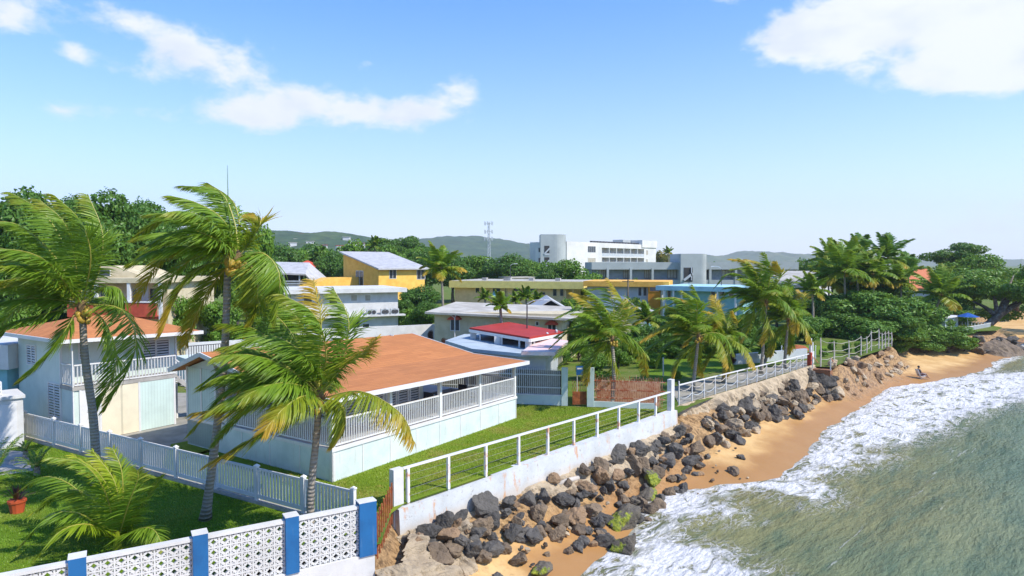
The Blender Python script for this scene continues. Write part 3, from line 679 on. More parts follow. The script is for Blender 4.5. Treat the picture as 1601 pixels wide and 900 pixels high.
# ================================================================== picket fence (white vinyl)
def fence_run(p, q): return np.array(p), np.array(q), np.linalg.norm(np.array(q)-np.array(p))
p, q, L = fence_run(FenA, FenB)
pxs = [40, 85, 127, 172, 220, 275, 336, 401, 474, 552]; FF = Fr(p, q)
root = empty('picket_fence', FF(L/2, 0, 0), 'long white vinyl picket fence between the left lawn and the mint houses', 'fence')
pa = [FF.hit(x, 700)[0] for x in pxs]
g = MB(); g.box(0, L, -.1, .1, -.02, .12, 0, FF); g.build('kerb', concrete, root)
for i, a in enumerate(pa):
    g = MB(); g.box(a-.065, a+.065, -.065, .065, .1, 1.36, 0, FF); ps = g.build('post', vinyl, root)
    g = MB(); c = FF(a, 0, 0); g.box(a-.085, a+.085, -.085, .085, 1.36, 1.40, 0, FF)
    g.add([FF(a-.085,-.085,1.4), FF(a+.085,-.085,1.4), FF(a+.085,.085,1.4), FF(a-.085,.085,1.4), FF(a,0,1.47)], [(0,1,4),(1,2,4),(2,3,4),(3,0,4)])
    g.build('cap', vinyl, ps)
for a, c in zip(pa[:-1], pa[1:]):
    g = MB(); g.box(a+.07, c-.07, -.03, .03, 1.24, 1.32, 0, FF); g.box(a+.07, c-.07, -.03, .03, .2, .34, 0, FF)
    n = max(3, int((c-a-.14)/.155))
    for i in range(n):
        x = a+.07+(i+.5)*(c-a-.14)/n; g.box(x-.047, x+.047, -.014, .014, .34, 1.24, 0, FF)
    g.build('picket_panel', vinyl, root)
# ================================================================== breeze block wall with blue pillars
FB = Fr(BWe, BW[0]); LB = FB.len; ztop = 1.32; zbot = -.22
root = empty('breeze_block_wall', FB(LB-4, 0, -.2), 'white patterned breeze block wall with blue pillars in the foreground', 'wall')
g = MB(); g.box(0, LB+.1, -.14, .14, -3.2, zbot, 0, FB); g.build('base_wall', white_wall, root)
g = MB(); g.box(0, LB, -.10, .10, ztop-.07, ztop+.02, 0, FB); g.build('coping', white_wall, root)
pc = [FB.hit(x, 830)[0] for x in (-75, 120, 312, 455)]+[LB-.12]
pc = [pc[0]-2.6]+pc
for i, a in enumerate(pc):
    w_ = .19 if i < len(pc)-1 else .27
    g = MB(); g.box(a-w_, a+w_, -.19, .19, zbot-.02, ztop+.11, 0, FB); ps = g.build('pillar', blue, root)
    g = MB(); g.box(a-w_-.01, a+w_+.01, -.18, .20, ztop+.112, ztop+.14, 0, FB); g.build('cap', white_wall, ps)
for a, c in zip(pc[:-1], pc[1:]):
    a += .19; c -= .19; nx = max(1, round((c-a)/.30)); nz = 5; sx = (c-a)/nx; sz = (ztop-.07-zbot)/nz; g = MB()
    for i in range(nx+1): x = a+i*sx; g.box(x-.022, x+.022, -.065, .065, zbot, ztop-.07, 0, FB)
    for j in range(1, nz): z = zbot+j*sz; g.box(a, c, -.067, .067, z-.02, z+.02, 0, FB)
    for i in range(nx):
        for j in range(nz):
            cx, cz = a+(i+.5)*sx, zbot+(j+.5)*sz; r1, r2 = sx*.40, sz*.40
            D4 = [(cx, cz+r2), (cx+r1, cz), (cx, cz-r2), (cx-r1, cz)]
            for k in range(4):
                (x0, z0), (x1, z1) = D4[k], D4[(k+1) % 4]
                g.bar(FB(x0, 0, z0), FB(x1, 0, z1), .12, .052, up=FB.v.tolist()+[0] if False else (0, 0, 1))
            for s_ in (-1, 1):
                g.bar(FB(cx-r1*.95, 0, cz-s_*r2*.95), FB(cx-r1*.42, 0, cz-s_*r2*.42), .11, .026)
                g.bar(FB(cx+r1*.95, 0, cz-s_*r2*.95), FB(cx+r1*.42, 0, cz-s_*r2*.42), .11, .026)
    g.build('block_panel', white_wall, root)
# return wall from last pillar towards the gate (short white top)
# ================================================================== rusty gate
ga = np.array([*FB(LB+.2, 0, 0)[:2]]); gb = SW0+(-.35, -.05)
FG = Fr(ga, gb); root = empty('rusty_gate', FG(FG.len/2, 0, -.5), 'rust-brown slatted gate between the blue pillar and the sea wall', 'gate')
g = MB(); n = 9
for i in range(n):
    a = (i+.5)*FG.len/n; g.box(a-.045, a+.045, -.02, .02, -.55, .92+.02*(i % 2), 0, FG)
g.build('slat', rustgate, root)
g = MB(); g.box(0, FG.len, .02, .05, .6, .68, 0, FG); g.box(0, FG.len, .02, .05, -.35, -.27, 0, FG); g.build('rail', rustgate, root)
# ================================================================== sea wall with railing
SWF = Fr(SW0-su*.5, SW1+su*.35); LW = SWF.len
zt = lambda a: -.07+.34*max(0, (a-2))/LW
root = empty('sea_wall', SWF(LW/2, 0, -.5), 'long rust-stained white sea wall with a white post and cable railing', 'wall')
g = MB(); na = 20
for i in range(na):
    a0, a1 = LW*i/na, LW*(i+1)/na
    c = [SWF(a0,-.42,-1.4), SWF(a1,-.42,-1.4), SWF(a1,.12,-1.4), SWF(a0,.12,-1.4), SWF(a0,-.34,zt(a0)), SWF(a1,-.34,zt(a1)), SWF(a1,.12,zt(a1)), SWF(a0,.12,zt(a0))]
    g.hexa(c)
bmx = g.build('wall', seawallm, root)
bm = bmesh.new(); bm.from_mesh(bmx.data); bmesh.ops.remove_doubles(bm, verts=bm.verts[:], dist=.0005)
seen = {}
for f in bm.faces: seen.setdefault(tuple(sorted(v.index for v in f.verts)), []).append(f)
bmesh.ops.delete(bm, geom=[f for fs in seen.values() if len(fs) > 1 for f in fs], context='FACES'); bm.to_mesh(bmx.data); bm.free()
g = MB(); g.box(-.05, .40, -.1, .16, -1.3, 1.33, 0, SWF); g.build('end_pillar', white_wall, root)
g = MB(); g.box(LW-.38, LW-.02, -.16, .12, -.6, 2.05, 0, SWF); g.build('end_pillar', white_wall, root)
aposts = [.62, 2.62, 4.7, 6.73, 8.73, 10.7, 12.63, 14.57, 16.5, 18.3]
zrail = lambda a: 1.28+.04*a/LW
for a in aposts:
    g = MB(); g.box(a-.055, a+.055, -.12, -.01, zt(a)-.05, zrail(a), 0, SWF); g.build('post', rusty_post, root)
g = MB(); g.bar(SWF(.4,-.065,zrail(0)+.02), SWF(LW-.38,-.065,zrail(LW)+.02), .1, .075); g.build('top_rail', white, root)
g = MB()
for k in (.2, .4, .6, .8):
    g.bar(SWF(.6,-.065,zt(0)+(zrail(0)-zt(0))*k), SWF(LW-.4,-.065,zt(LW)+(zrail(LW)-zt(LW))*k),   .006, .006)
g.build('cable', concrete, root)
# rubble footing that the sea wall stands on: rough stones in mortar
def rough_mass(name, mat, pts, h, wdt, seed, label, cat, group=None, top=-.9, n=60, m_=14, foot=-2.3, amp=1.0):
    """lumpy ridge along a polyline: real thickness, irregular surface"""
    g = MB(); P_ = np.array(pts); cum = np.concatenate([[0], np.cumsum(np.linalg.norm(np.diff(P_[:, :2], axis=0), axis=1))])
    vs = []
    for i in range(n):
        t = cum[-1]*i/(n-1); c = np.array([np.interp(t, cum, P_[:, k]) for k in range(3)])
        t2 = min(t+.1, cum[-1]); t1 = max(t-.1, 0)
        d = np.array([np.interp(t2, cum, P_[:, k])-np.interp(t1, cum, P_[:, k]) for k in range(2)]); d /= np.linalg.norm(d); nn = np.array([d[1], -d[0]])
        taper = min(1, 6*i/(n-1)+.3, 6*(1-i/(n-1))+.3)
        for j in range(m_):
            s = j/(m_-1); off = (s*wdt)*taper; z = c[2]-(s**1.3)*h
            k = (.5*sin(pi*min(s*1.2, 1))+.25)*amp
            nz = float(fbm(np.array([t*1.1+seed]), np.array([s*wdt*1.1+seed*3]), 5)[0])*1.5+abs(float(fbm(np.array([t*2.6+seed]), np.array([s*5.+seed]), 3)[0]))*.9
            vs.append([c[0]+nn[0]*(off+nz*.45*k*2), c[1]+nn[1]*(off+nz*.45*k*2), z+nz*.55*k])
    g.add(vs, [(i*m_+j, (i+1)*m_+j, (i+1)*m_+j+1, i*m_+j+1) for i in range(n-1) for j in range(m_-1)])
    o = g.build(name, mat, smooth=False); return tag(o, label, cat, group)
rough_mass('rubble_footing', R_tan, [SWF(-.2,-.36,-1.0), SWF(5,-.36,-1.0), SWF(11,-.36,-.9), SWF(16,-.36,-.72), SWF(LW,-.36,-.55)], 1.0, 1.0, 5, 'tan rubble and mortar footing under the white sea wall', 'footing', n=170, m_=12)
rough_mass('rubble_outcrop', R_tan, [FB(LB+.1,-.15,-.75), FB(LB+1.1,-.2,-.7), SWF(.1,-.5,-.85), SWF(2.6,-.7,-1.05)], 1.9, 2.4, 9, 'large lumpy tan conglomerate outcrop below the rusty gate', 'rock', n=90, m_=30, amp=1.7)
# ================================================================== far end fence of the lawn
FE = Fr(PZ(690, 625)[:2]+(-3.0, 0.2), PZ(887, 633.5)[:2]); LE = FE.len
root = empty('boundary_fence', FE(LE/2, 0, 0), 'low mint wall topped by white vertical bars at the far end of the lawn', 'fence')
g = MB(); g.box(0, LE, -.1, .1, 0, .58, 0, FE); g.box(LE-.35, LE+.02, -.14, .14, 0, 2.35, 0, FE); g.box(0, LE, -.12, .12, .582, .63, 1, FE); g.build('base_wall', [mint, white], root)
g = MB(); sp_ = .125
for i in range(int((LE-.4)/sp_)): a = i*sp_; g.box(a, a+.035, -.02, .02, .63, 2.25+.05*(i % 3 == 0), 0, FE)
for z in (1.05, 1.85): g.box(0, LE-.4, -.03, .03, z, z+.05, 0, FE)
g.build('bars', white, root)
g = MB(); g.box(0, LE-.4, .2, .26, 0, 2.12, 0, FE); tag(g.build('board_fence', paint('weathered_boards', (.24,.21,.17), (.15,.13,.10), .9, scale=4)), 'weathered grey board fence right behind the white barred fence', 'fence')
FG2 = Fr(PZ(895, 634.5)[:2], PZ(917, 634.5)[:2])
root = empty('garden_gate', FG2(.4, 0, 0), 'short rusty barred garden gate between two mint pillars', 'gate')
g = MB()
for i in range(8): a = i*FG2.len/7.5; g.box(a, a+.03, -.015, .015, .08, 1.6, 0, FG2)
g.build('bars', rust, root)
g = MB(); g.box(0, FG2.len, -.03, .03, .1, .9, 0, FG2); g.build('panel', rustgate, root)
FR = Fr(PZ(918, 635)[:2], PZ(1040, 640)[:2]); LR = FR.len
root = empty('rusty_bar_fence', FR(LR/2, 0, 0), 'rusty red-brown barred fence with a mint pillar beyond the lawn', 'fence')
g = MB(); g.box(0, .42, -.15, .15, 0, 2.4, 0, FR); g.build('pillar', mint, root)
g = MB(); g.box(.42, LR*.9, -.1, .1, 0, .35, 0, FR); g.build('base_wall', mint, root)
g = MB()
for i in range(40):
    a = .5+i*(LR-.6)/40; g.box(a, a+.032, -.016, .016, .36 if a < LR*.9 else 0.05, 1.95+.08*(i % 4 == 0)-.15*abs(sin(i*1.7)), 0, FR)
for z in (.55, 1.05, 1.6): g.box(.42, LR, -.03, .03, z, z+.06, 0, FR)
g.build('bars', rust, root)
g = MB(); g.box(.5, LR-.3, .9, .98, .0, 1.5, 0, FR); tag(g.build('rusty_sheet_fence', paint('rusty_sheets', lin(214,170,130), lin(190,120,84), .9, scale=1.5)), 'peach and rust coloured sheets behind the rusty bars', 'fence')
# small blue sign on the wall behind the gate
FSg = Fr(PD(901, 580, 45)[:2], PD(914, 580, 45)[:2]); g = MB(); q0 = FSg.hit(901, 586); q1 = FSg.hit(912, 572); root = empty('blue_sign', FSg(.2, 0, 0), 'small blue and white sign on a post behind the garden gate', 'sign')
g.box(0, q1[0], -.02, .02, q0[1], q1[1], 0, FSg); g.build('board', blue, root)
g = MB(); g.box(.05, .09, .02, .06, 0, q1[1], 0, FSg); g.build('post', white, root)
g = MB(); g.box(.06, q1[0]-.06, -.03, -.02, q1[1]-.22, q1[1]-.12, 0, FSg); g.build('emblem', white, root)
# ================================================================== railing with ropes on the stone wall
F2 = Fr(PZ(1061, 633)[:2], PZ(1266, 571.5)[:2]); L2 = F2.len
root = empty('rope_railing', F2(L2/2, 0, 0), 'white metal railing with sagging ropes on top of the sandy stone wall', 'railing')
px2 = [1061.5,1082,1101,1118,1135,1152.5,1168,1183,1198,1211.6,1223,1235,1245,1255]
a2s = [F2.hit(x, 600)[0] for x in px2]; zr2 = lambda a: 1.25-.2*a/L2
for a in a2s:
    g = MB(); g.box(a-.03, a+.03, -.03, .03, -.05, zr2(a)+(.25 if a < .3 else 0), 0, F2); g.build('post', vinyl, root)
g = MB(); g.bar(F2(0,0,zr2(0)), F2(L2-.3,0,zr2(L2)), .08, .07); g.build('top_rail', white, root)
for k, frac in enumerate((.82, .42)):
    g = MB()
    for a, c in zip(a2s[:-1], a2s[1:]):
        g.tube([F2(a+(c-a)*t, 0, zr2(a)*frac-.22*sin(pi*t)) for t in np.linspace(0, 1, 7)], .022, 5)
    g.build('rope', driftm if k == 0 else louvre, root)
# sandy stone wall under it: courses of individual-looking lumps in one retaining wall
rough_mass('stone_retaining_wall', R_tan, [F2(-.5,-.12,.03), F2(L2*.3,-.12,.0), F2(L2*.6,-.12,-.02), F2(L2+.3,-.12,.05)], 1.5, .8, 21, 'sandy rough stone retaining wall under the rope railing', 'wall', n=190, m_=10)
FP = Fr(F2(L2-.2,0,0)[:2], F2(L2+.4,0,0)[:2]); root = empty('brick_pillar', FP(.2, 0, 0), 'red brick pillar with a tall white post at the end of the rope railing', 'pillar')
g = MB(); g.box(0, .32, -.16, .16, -.1, 1.15, 0, FP); g.build('pillar', redwall, root)
g = MB(); g.box(.18, .40, -.08, .08, 1.15, 2.35, 0, FP); g.build('post', white, root)
FP2 = Fr(PZ(1268, 569)[:2], PZ(1274, 568)[:2]); g = MB(); g.box(0, .42, -.05, .05, 0, 1.1, 0, FP2); g.box(.12, .24, -.06, .06, 1.1, 1.9, 0, FP2)
tag(g.build('white_gate_leaf', white), 'narrow white gate leaf beside the brick pillar at the beach stairs', 'gate')
# beach stairs
st0 = PZ(1284, 577, -.1); st1 = PZ(1299, 594, -1.9)
root = empty('beach_stairs', st0, 'brown concrete beach stairs with white handrail posts', 'stairs')
g = MB(); d = (st1-st0)[:2]; Ld = np.linalg.norm(d); FSt = Fr(st0[:2], st1[:2])
for i in range(8): g.box(Ld*i/8, Ld*(i+1)/8+.05, -.7, .7, -2.3, -.15-i*.21, 0, FSt)
g.build('steps', paint('brown_concrete', lin(140,96,66), lin(110,74,50), .9), root)
for s_ in (-.7, .7):
    for a in (.1, Ld*.9):
        g = MB(); zz = -.15-a/Ld*1.6; g.box(a-.04, a+.04, s_-.04, s_+.04, zz, zz+1.05, 0, FSt); g.build('handrail_post', white, root)
    g = MB(); g.bar(FSt(.1,s_,.9), FSt(Ld*.9,s_,-.65), .05); g.build('handrail', rust, root)
# weathered wire fence on the sand bank
root = empty('wire_fence', PZ(1345, 552), 'weathered wooden post and wire fence on the sandy bank', 'fence')
PW = [(1283,569,528),(1304,562,533),(1327,556,532),(1346,551,525),(1355,548,526),(1362,544,517),(1374,541,514),(1379,541,520),(1384,539,518),(1389,538,517),(1394,537,519)]
tops = []
for (x, yb, yt) in PW:
    D = PZ(x, yb+3, .2)[1]; bt = PD(x, yb+4, D); tp = PD(x, yt, D); tops.append((bt, tp))
    g = MB(); g.tube([bt, (bt+tp)/2+np.array([.03,0,0]), tp], [.07,.065,.05], 6); g.build('post', driftm, root)
g = MB()
for (b0_, t0_), (b1_, t1_) in zip(tops[:-1], tops[1:]):
    for k in (.25, .55, .92):
        P0 = b0_+(t0_-b0_)*k; P1 = b1_+(t1_-b1_)*k; g.tube([P0, (P0+P1)/2-np.array([0,0,.12]), P1], .018, 4)
g.build('wire', driftm, root)
# green mesh fence line and thin fence posts in the field
for i, (x, y0, y1) in enumerate(((1037, 588, 560), (1275, 560, 541), (1222,560,541))):
    D = PZ(x, y0, 0)[1]; bt = PD(x, y0, D); tp = PD(x, y1, D); g = MB(); g.tube([bt, tp], .05, 6); g.ball(tp, .07)
    tag(g.build('fence_post', white), ['thin white post standing in the field left of the palms', 'thin white post right of the brick pillar', 'thin pale post between the far palms'][i], 'post', 'thin posts in the field')
# ================================================================== background buildings
def bldg(name, label, cat, pL, DL, pR, DR, yT, yTx=None, z0=0., depth=9, wall=white_wall, roofm=None, over=.3, thick=.25, lip=None):
    F = Fr(PD(pL, 450, DL)[:2], PD(pR, 450, DR)[:2], z0)
    zt_ = F.hit(yTx or pL, yT)[1]
    r = empty(name, F(F.len/2, depth/2, 0), label, cat)
    g = MB(); g.box(0, F.len, 0, depth, 0, zt_-thick, 0, F); g.build('wall', wall, r)
    if roofm:
        g = MB(); g.box(-over, F.len+over, -over, depth+over, zt_-thick+.003, zt_, 0, F); g.build('roof', roofm, r)
    return r, F, zt_
def winpx(r, F, rects, style='glass', framem=None, b=0., split=1, t=.06):
    for (x0, y0, x1, y1) in rects:
        a0, z0 = F.hit(x0, y1, b); a1, z1 = F.hit(x1, y0, b); window(r, F, a0, a1, z0, z1, b, style, framem=framem, split=split, t=t)
# white two-storey building
r, F, z = bldg('white_building', 'white two-storey flat-roofed building with ledge and air conditioners behind the orange-roofed house', 'building', 440, 76, 622, 82, 456, 622, wall=white_wall, roofm=None, depth=10, thick=0)
g = MB(); g.box(-.6, F.len+.9, -.9, 10.4, z, z+.5, 0, F); g.build('roof', white_wall, r)
g = MB(); zl = F.hit(600, 492)[1]; g.box(0, F.len+.7, -.9, -.002, zl-.1, zl+.08, 0, F); g.build('ledge', white_wall, r)
winpx(r, F, [(546,500,561,514)], 'glass', darkrail); winpx(r, F, [(567,506,577,514)], 'glass', white)
winpx(r, F, [(515,462,527,474),(475,460,487,474)], 'glass', white)
winpx(r, F, [(549,461,558,470),(571,461,579,470)], 'curtain', white)
for i, x in enumerate((577, 584, 599, 604, 614, 619)):
    D = 77.2; a, zz = F.hit(x, 488, -.5); g = MB(); s_ = .32; g.box(a-s_, a+s_, -.75, -.35, zl+.08, zl+.78, 0, F)
    o = empty('air_conditioner', F(a, -.5, zl+.1), ('first','second','third','fourth','fifth','sixth')[i]+' air conditioner from the left on the ledge of the white two-storey building', 'air conditioner', 'air conditioners on the white ledge')
    g.build('casing', louvre, o); g = MB(); c = F(a, -.77, zl+.43); g.tube([c, c+np.array([F.v[0]*-.03, F.v[1]*-.03, 0])], .24, 10); g.build('fan_grille', darkrail, o)
# boundary wall in front of it
FW = Fr(PD(480, 520, 60)[:2], PD(680, 520, 66)[:2]); g = MB(); zw = FW.hit(672, 507)[1]; g.box(0, FW.len, 0, .25, 0, zw, 0, FW)
tag(g.build('white_garden_wall', white_wall), 'white garden wall running behind the orange-roofed house to the beige house', 'wall')
# second pale wall, left, behind the mint house
FW = Fr(PD(290, 520, 52)[:2], PD(440, 520, 56)[:2]); g = MB(); zw = FW.hit(380, 531)[1]; g.box(0, FW.len, 0, .25, 0, zw, 0, FW)
tag(g.build('white_garden_wall', white_wall), 'white garden wall behind the trunk of the tall palm, right of the mint house', 'wall')
FW = Fr(PD(295, 540, 47)[:2], PD(345, 540, 48.5)[:2]); g = MB(); r0 = FW.hit(300, 562); r1 = FW.hit(340, 537)
for i in range(14): a = FW.len*i/13; g.box(a-.02, a+.02, -.02, .02, r0[1], r1[1], 0, FW)
g.box(0, FW.len, -.02, .03, r1[1]-.05, r1[1], 0, FW); g.box(0, FW.len, .1, 3, 0, r0[1], 1, FW)
tag(g.build('roof_terrace', [darkrail, mint2]), 'low block with dark metal terrace railing between the two mint houses', 'terrace')
# house with red balcony
r, F, z = bldg('red_balcony_house', 'pinkish two-storey house with red balcony parapet and sloped attic behind the mint house', 'house', 128, 58, 262, 58, 433, wall=beige, depth=9, thick=.3, roofm=None)
zb_ = F.hit(200, 487)[1]; zbt = F.hit(200, 471)[1]; zc = F.hit(200, 443)[1]; z2 = F.hit(200, 434)[1]
g = MB(); g.box(-.5, F.len+.5, -2, 9.4, zc+.1, z2, 0, F); g.build('roof', beige, r)
g = MB(); g.box(0, F.len, -2, -1.8, zb_-.3, zbt, 0, F); g.box(0, F.len, -1.8, 0, zb_-.5, zb_-.3, 0, F); g.build('balcony_parapet', redwall, r)
g = MB(); g.box(-.05, F.len+.05, -2.05, -1.75, zbt, zbt+.12, 0, F); g.build('parapet_cap', white, r)
for x in (150, 201, 250):
    a = F.hit(x, 450, -1.9)[0]; g = MB(); g.box(a-.12, a+.12, -1.95, -1.7, 0, zc+.1, 0, F); g.build('column', white, r)
winpx(r, F, [(208,452,214,468),(158,448,178,468)], 'glass', white); a0, q0 = F.hit(222,470); a1, q1 = F.hit(232,447)
g = MB(); g.box(a0, a1, -.04, .01, q0, q1, 0, F); g.build('door', louvre, r)
winpx(r, F, [(236,452,243,468)], 'glass', woodpole); winpx(r, F, [(198,487,206,492)], 'glass', darkrail, b=-.01)
g = MB(); az_ = F.hit(170, 415)[1]; a0 = F.hit(140, 430)[0]; a1 = F.hit(168, 430)[0]; a2 = F.hit(218, 430)[0]
g.add([F(a0,1,z2), F(a2,1,z2), F(a1,1,az_), F(a0,1,az_-.1), F(a0,7,z2), F(a2,7,z2), F(a1,7,az_), F(a0,7,az_-.1)], [(0,1,2,3),(7,6,5,4),(0,4,5,1),(1,5,6,2),(2,6,7,3),(3,7,4,0)]); g.build('attic', beige, r)
winpx(r, F, [(155,422,172,431)], 'glass', white, b=1.0)
# grey-roof house
r, F, z = bldg('grey_roof_house', 'dark timber house with grey metal roof and slatted balcony behind the white building', 'house', 400, 108, 500, 108, 440, wall=beige, depth=9, thick=.1)
zt2 = F.hit(450, 413)[1]; zl2 = F.hit(450, 424)[1]; a0, a1, a2, a3 = [F.hit(x, 430)[0] for x in (385, 472, 482, 400)]
g = MB(); g.add([F(a0,-1.5,zl2), F(a1+1,-1.5,zl2-.4), F(a2+2.2,-1.5,z-1.2), F(a0,4,zt2+.5), F(a1,4,zt2+.3), F(a2+2.5,4,z)], [(0,1,4,3),(1,2,5,4)])
g.add([F(a0,-1.5,zl2-.2), F(a1+1,-1.5,zl2-.6), F(a2+2.2,-1.5,z-1.4), F(a0,4,zt2+.3), F(a1,4,zt2+.1), F(a2+2.5,4,z-.2)], [(0,3,4,1),(1,4,5,2)]); 
g.bar(F(a0,-1.5,zl2-.1), F(a1+1,-1.5,zl2-.5), .1, .25); g.build('roof', metalroof, r)
g = MB(); g.box(a3, a1, .5, .6, z-1, zl2-.3, 0, F); g.build('wall_panel', darkin, r)
g = MB()
for k in range(4): g.box(a3, a2+.5, -1.4, -1.3, z-1.2+k*.4, z-1+k*.4, 0, F)
g.build('balcony_rail', louvre, r)
for k in range(4):
    g = MB(); a = a3+(a1-a3)*k/3; g.box(a-.1, a+.1, -1.3, -1.1, 0, zl2-.45, 0, F); g.build('column', louvre, r)
# small white roof left, red gazebo
r, F, z = bldg('distant_white_house', 'far small white flat roof among trees left of the red gazebo', 'house', 392, 135, 432, 135, 407, wall=white_wall, roofm=roofwhite, depth=6)
def hip(name, label, cat, pL, DL, pR, DR, ye, yr, depth, roofm, wall, inset=.3, z0=0, cols=False):
    F = Fr(PD(pL, 450, DL)[:2], PD(pR, 450, DR)[:2], z0); ze = F.hit((pL+pR)/2, ye)[1]; zr_ = F.hit((pL+pR)/2, yr, depth/2)[1]; L = F.len
    r = empty(name, F(L/2, depth/2, 0), label, cat); g = MB(); o = .6; x = L*inset
    P4 = [F(-o,-o,ze), F(L+o,-o,ze), F(L+o,depth+o,ze), F(-o,depth+o,ze), F(x,depth/2,zr_), F(L-x,depth/2,zr_)]
    lo = [p-np.array([0,0,.15]) for p in P4[:4]]
    g.add(P4+lo, [(0,1,5,4),(1,2,5),(2,3,4,5),(3,0,4),(0,6,7,1),(1,7,8,2),(2,8,9,3),(3,9,6,0),(9,8,7,6)]); g.build('roof', roofm, r)
    if cols:
        for a in (0, L):
            for bb in (0, depth): g = MB(); g.box(a-.15, a+.15, bb-.15, bb+.15, 0, ze-.15, 0, F); g.build('column', wall, r)
        g = MB(); g.box(.2, L-.2, .2, depth-.2, 0, ze-2.2, 0, F); g.build('wall', wall, r)
    else:
        g = MB(); g.box(0, L, 0, depth, 0, ze-.151, 0, F); g.build('wall', wall, r)
    return r, F, ze
def tile_mat(name, c, c2):
    m, nt, b = base_mat(name); P = nt.n('ShaderNodeNewGeometry').outputs['Position']
    wv = nt.n('ShaderNodeTexWave', wave_type='BANDS', bands_direction='X'); nt.L.new(nt.map(P, (2.6,2.6,2.6)), wv.inputs[0]); wv.inputs['Distortion'].default_value = 1
    wz = nt.n('ShaderNodeTexWave', wave_type='BANDS', bands_direction='Z'); nt.L.new(nt.map(P, (3,3,3)), wz.inputs[0])
    col = nt.mix(wv.outputs['Fac'], c, c2); col = nt.mix(nt.math('MULTIPLY', wz.outputs['Fac'], .4), col, tuple(x*.6 for x in c))
    nt.put(b.inputs['Base Color'], col); b.inputs['Roughness'].default_value = .85; return m
tilem = tile_mat('clay_tiles', lin(214,98,52), lin(240,170,120))
hip('red_gazebo', 'small red hip-roofed gazebo among the trees beyond the grey roof', 'gazebo', 463, 128, 487, 128, 417, 407, 5, tile_mat('red_tiles', lin(196,70,44), lin(215,90,60)), beige, .45, cols=True)
# yellow shed-roof house
r, F, z = bldg('yellow_house', 'yellow house with steep grey metal shed roof behind the white building', 'house', 592, 104, 664, 110, 420, wall=yellow, depth=11, thick=0)
zr_ = F.hit(592, 402)[1]; b1 = 9
g = MB(); bb = 12.5; zt1 = H+10*bb/12; zhi = H+(412-400)/1040*118+ .4
g = MB(); g.add([F(0,0,z), F(0,11,z), F(0,11,zhi), F(F.len,0,z), F(F.len,11,z), F(F.len,11,zhi)], [(0,2,1),(3,4,5),(1,2,5,4)]); g.build('gable_wall', yellow, r)
g = MB(); q = [F(-.5,-.8,z-.15), F(F.len+.4,-.8,z-.15), F(F.len+.4,11.5,zhi+.1), F(-.5,11.5,zhi+.1)]; g.hexa(q+[p+np.array([0,0,.22]) for p in q]); g.build('roof', metalroof, r)
winpx(r, F, [(609,421,619,435),(652,422,664,436)], 'glass', white, split=2)
FYs = SubF(F, 0, 11, 0, -1); window(r, FYs, 4.2, 6.4, z-3.3, z-.4, 0, 'glass', split=2)
g = MB(); za = z-2.4
g.add([F(-12,6,z-6), F(0,6,z-6), F(0,6,z-1.4), F(-5,6,z-1.4), F(-12,6,z-3.8), F(-12,9,z-6), F(0,9,z-6), F(0,9,z-1.4), F(-5,9,z-1.4), F(-12,9,z-3.8)], [(0,1,2,3,4),(9,8,7,6,5),(2,7,8,3),(3,8,9,4),(0,4,9,5)]); g.build('annexe', yellow, r)
# beige single-storey house
DLb, DRb = 62, 54
r, F, z = bldg('beige_house', 'beige single-storey house with pale flat roof and arched brown window hoods', 'house', 679, 60, 879, 57, 487, wall=beige, depth=7, thick=0)
zT = z; zR = F.hit(879, 497)[1]; g = MB()
q = [F(-.6,-.8,zT-.15), F(F.len+1.0,-.8,zR-.15), F(F.len+1,7.5,zR+.3), F(-.6,7.5,zT+.3)]; g.hexa(q+[p+np.array([0,0,.18]) for p in q]); g.build('roof', roofwhite, r)
for (x0, y0, x1, y1) in ((705,500,718,516),(857,508,869,518)):
    winpx(r, F, [(x0,y0,x1,y1)], 'glass', white, split=2)
    a0, q0 = F.hit(x0-4, y0-2); a1, q1 = F.hit(x1+4, y0-7); g = MB(); n = 8
    for i in range(n):
        t0, t1 = i/n, (i+1)/n; aa, ab = a0+(a1-a0)*t0, a0+(a1-a0)*t1; hh = (q1-q0); h0, h1 = sin(pi*t0)*hh+q0, sin(pi*t1)*hh+q0
        g.hexa([F(aa,-.5,q0-.05), F(ab,-.5,q0-.05), F(ab,0,q0-.05), F(aa,0,q0-.05), F(aa,-.35,h0), F(ab,-.35,h1), F(ab,0,h1+.05), F(aa,0,h0+.05)])
    g.build('window_hood', redwall, r)
winpx(r, F, [(838,503,842,508)], 'glass', white)
# yellow-trim house
r, F, z = bldg('yellow_trim_house', 'tan house with wide flat roof edged in yellow, behind the small palm cluster', 'house', 711, 112, 882, 106, 447, wall=beige2, depth=12, thick=0)
zE = F.hit(711, 439.5)[1]; g = MB(); q0 = F.hit(711,449)[1]; g.box(-.6, F.len+3.4, -1.0, 12.5, q0, zE+.1, 0, F); rf = g.build('roof', yroof, r)
g = MB(); g.box(-.3, F.len+3.1, -.7, 12.2, zE+.102, zE+.16, 0, F); g.build('roof_membrane', roofwhite, rf)
winpx(r, F, [(744,448,749,457),(803,450,812,457),(829,448,840,455),(847,457,852,460),(865,452,870,462),(876,452,880.5,462),(771,449,782,459)], 'glass', curtain)
for x in (884.5, 897):
    a = F.hit(x, 450)[0]; g = MB(); g.box(a-.15, a+.15, -.3, 0, 0, q0, 0, F); g.build('column', beige2, r)
g = MB(); a, _ = F.hit(791, 460); g.tube([F(a,-.1,0), F(a,-.1,q0)], .06, 5); g.build('downpipe', darkrail, r)
for x in (752, 786, 790, 826, 868): g = MB(); a_ = F.hit(x, 440)[0]; g.box(a_-.4, a_+.4, 1.5, 2.3, zE+.161, zE+.62, 0, F); g.build('roof_unit', concrete, r)
a0, q0_ = F.hit(772, 464); a1, q1_ = F.hit(783, 455)
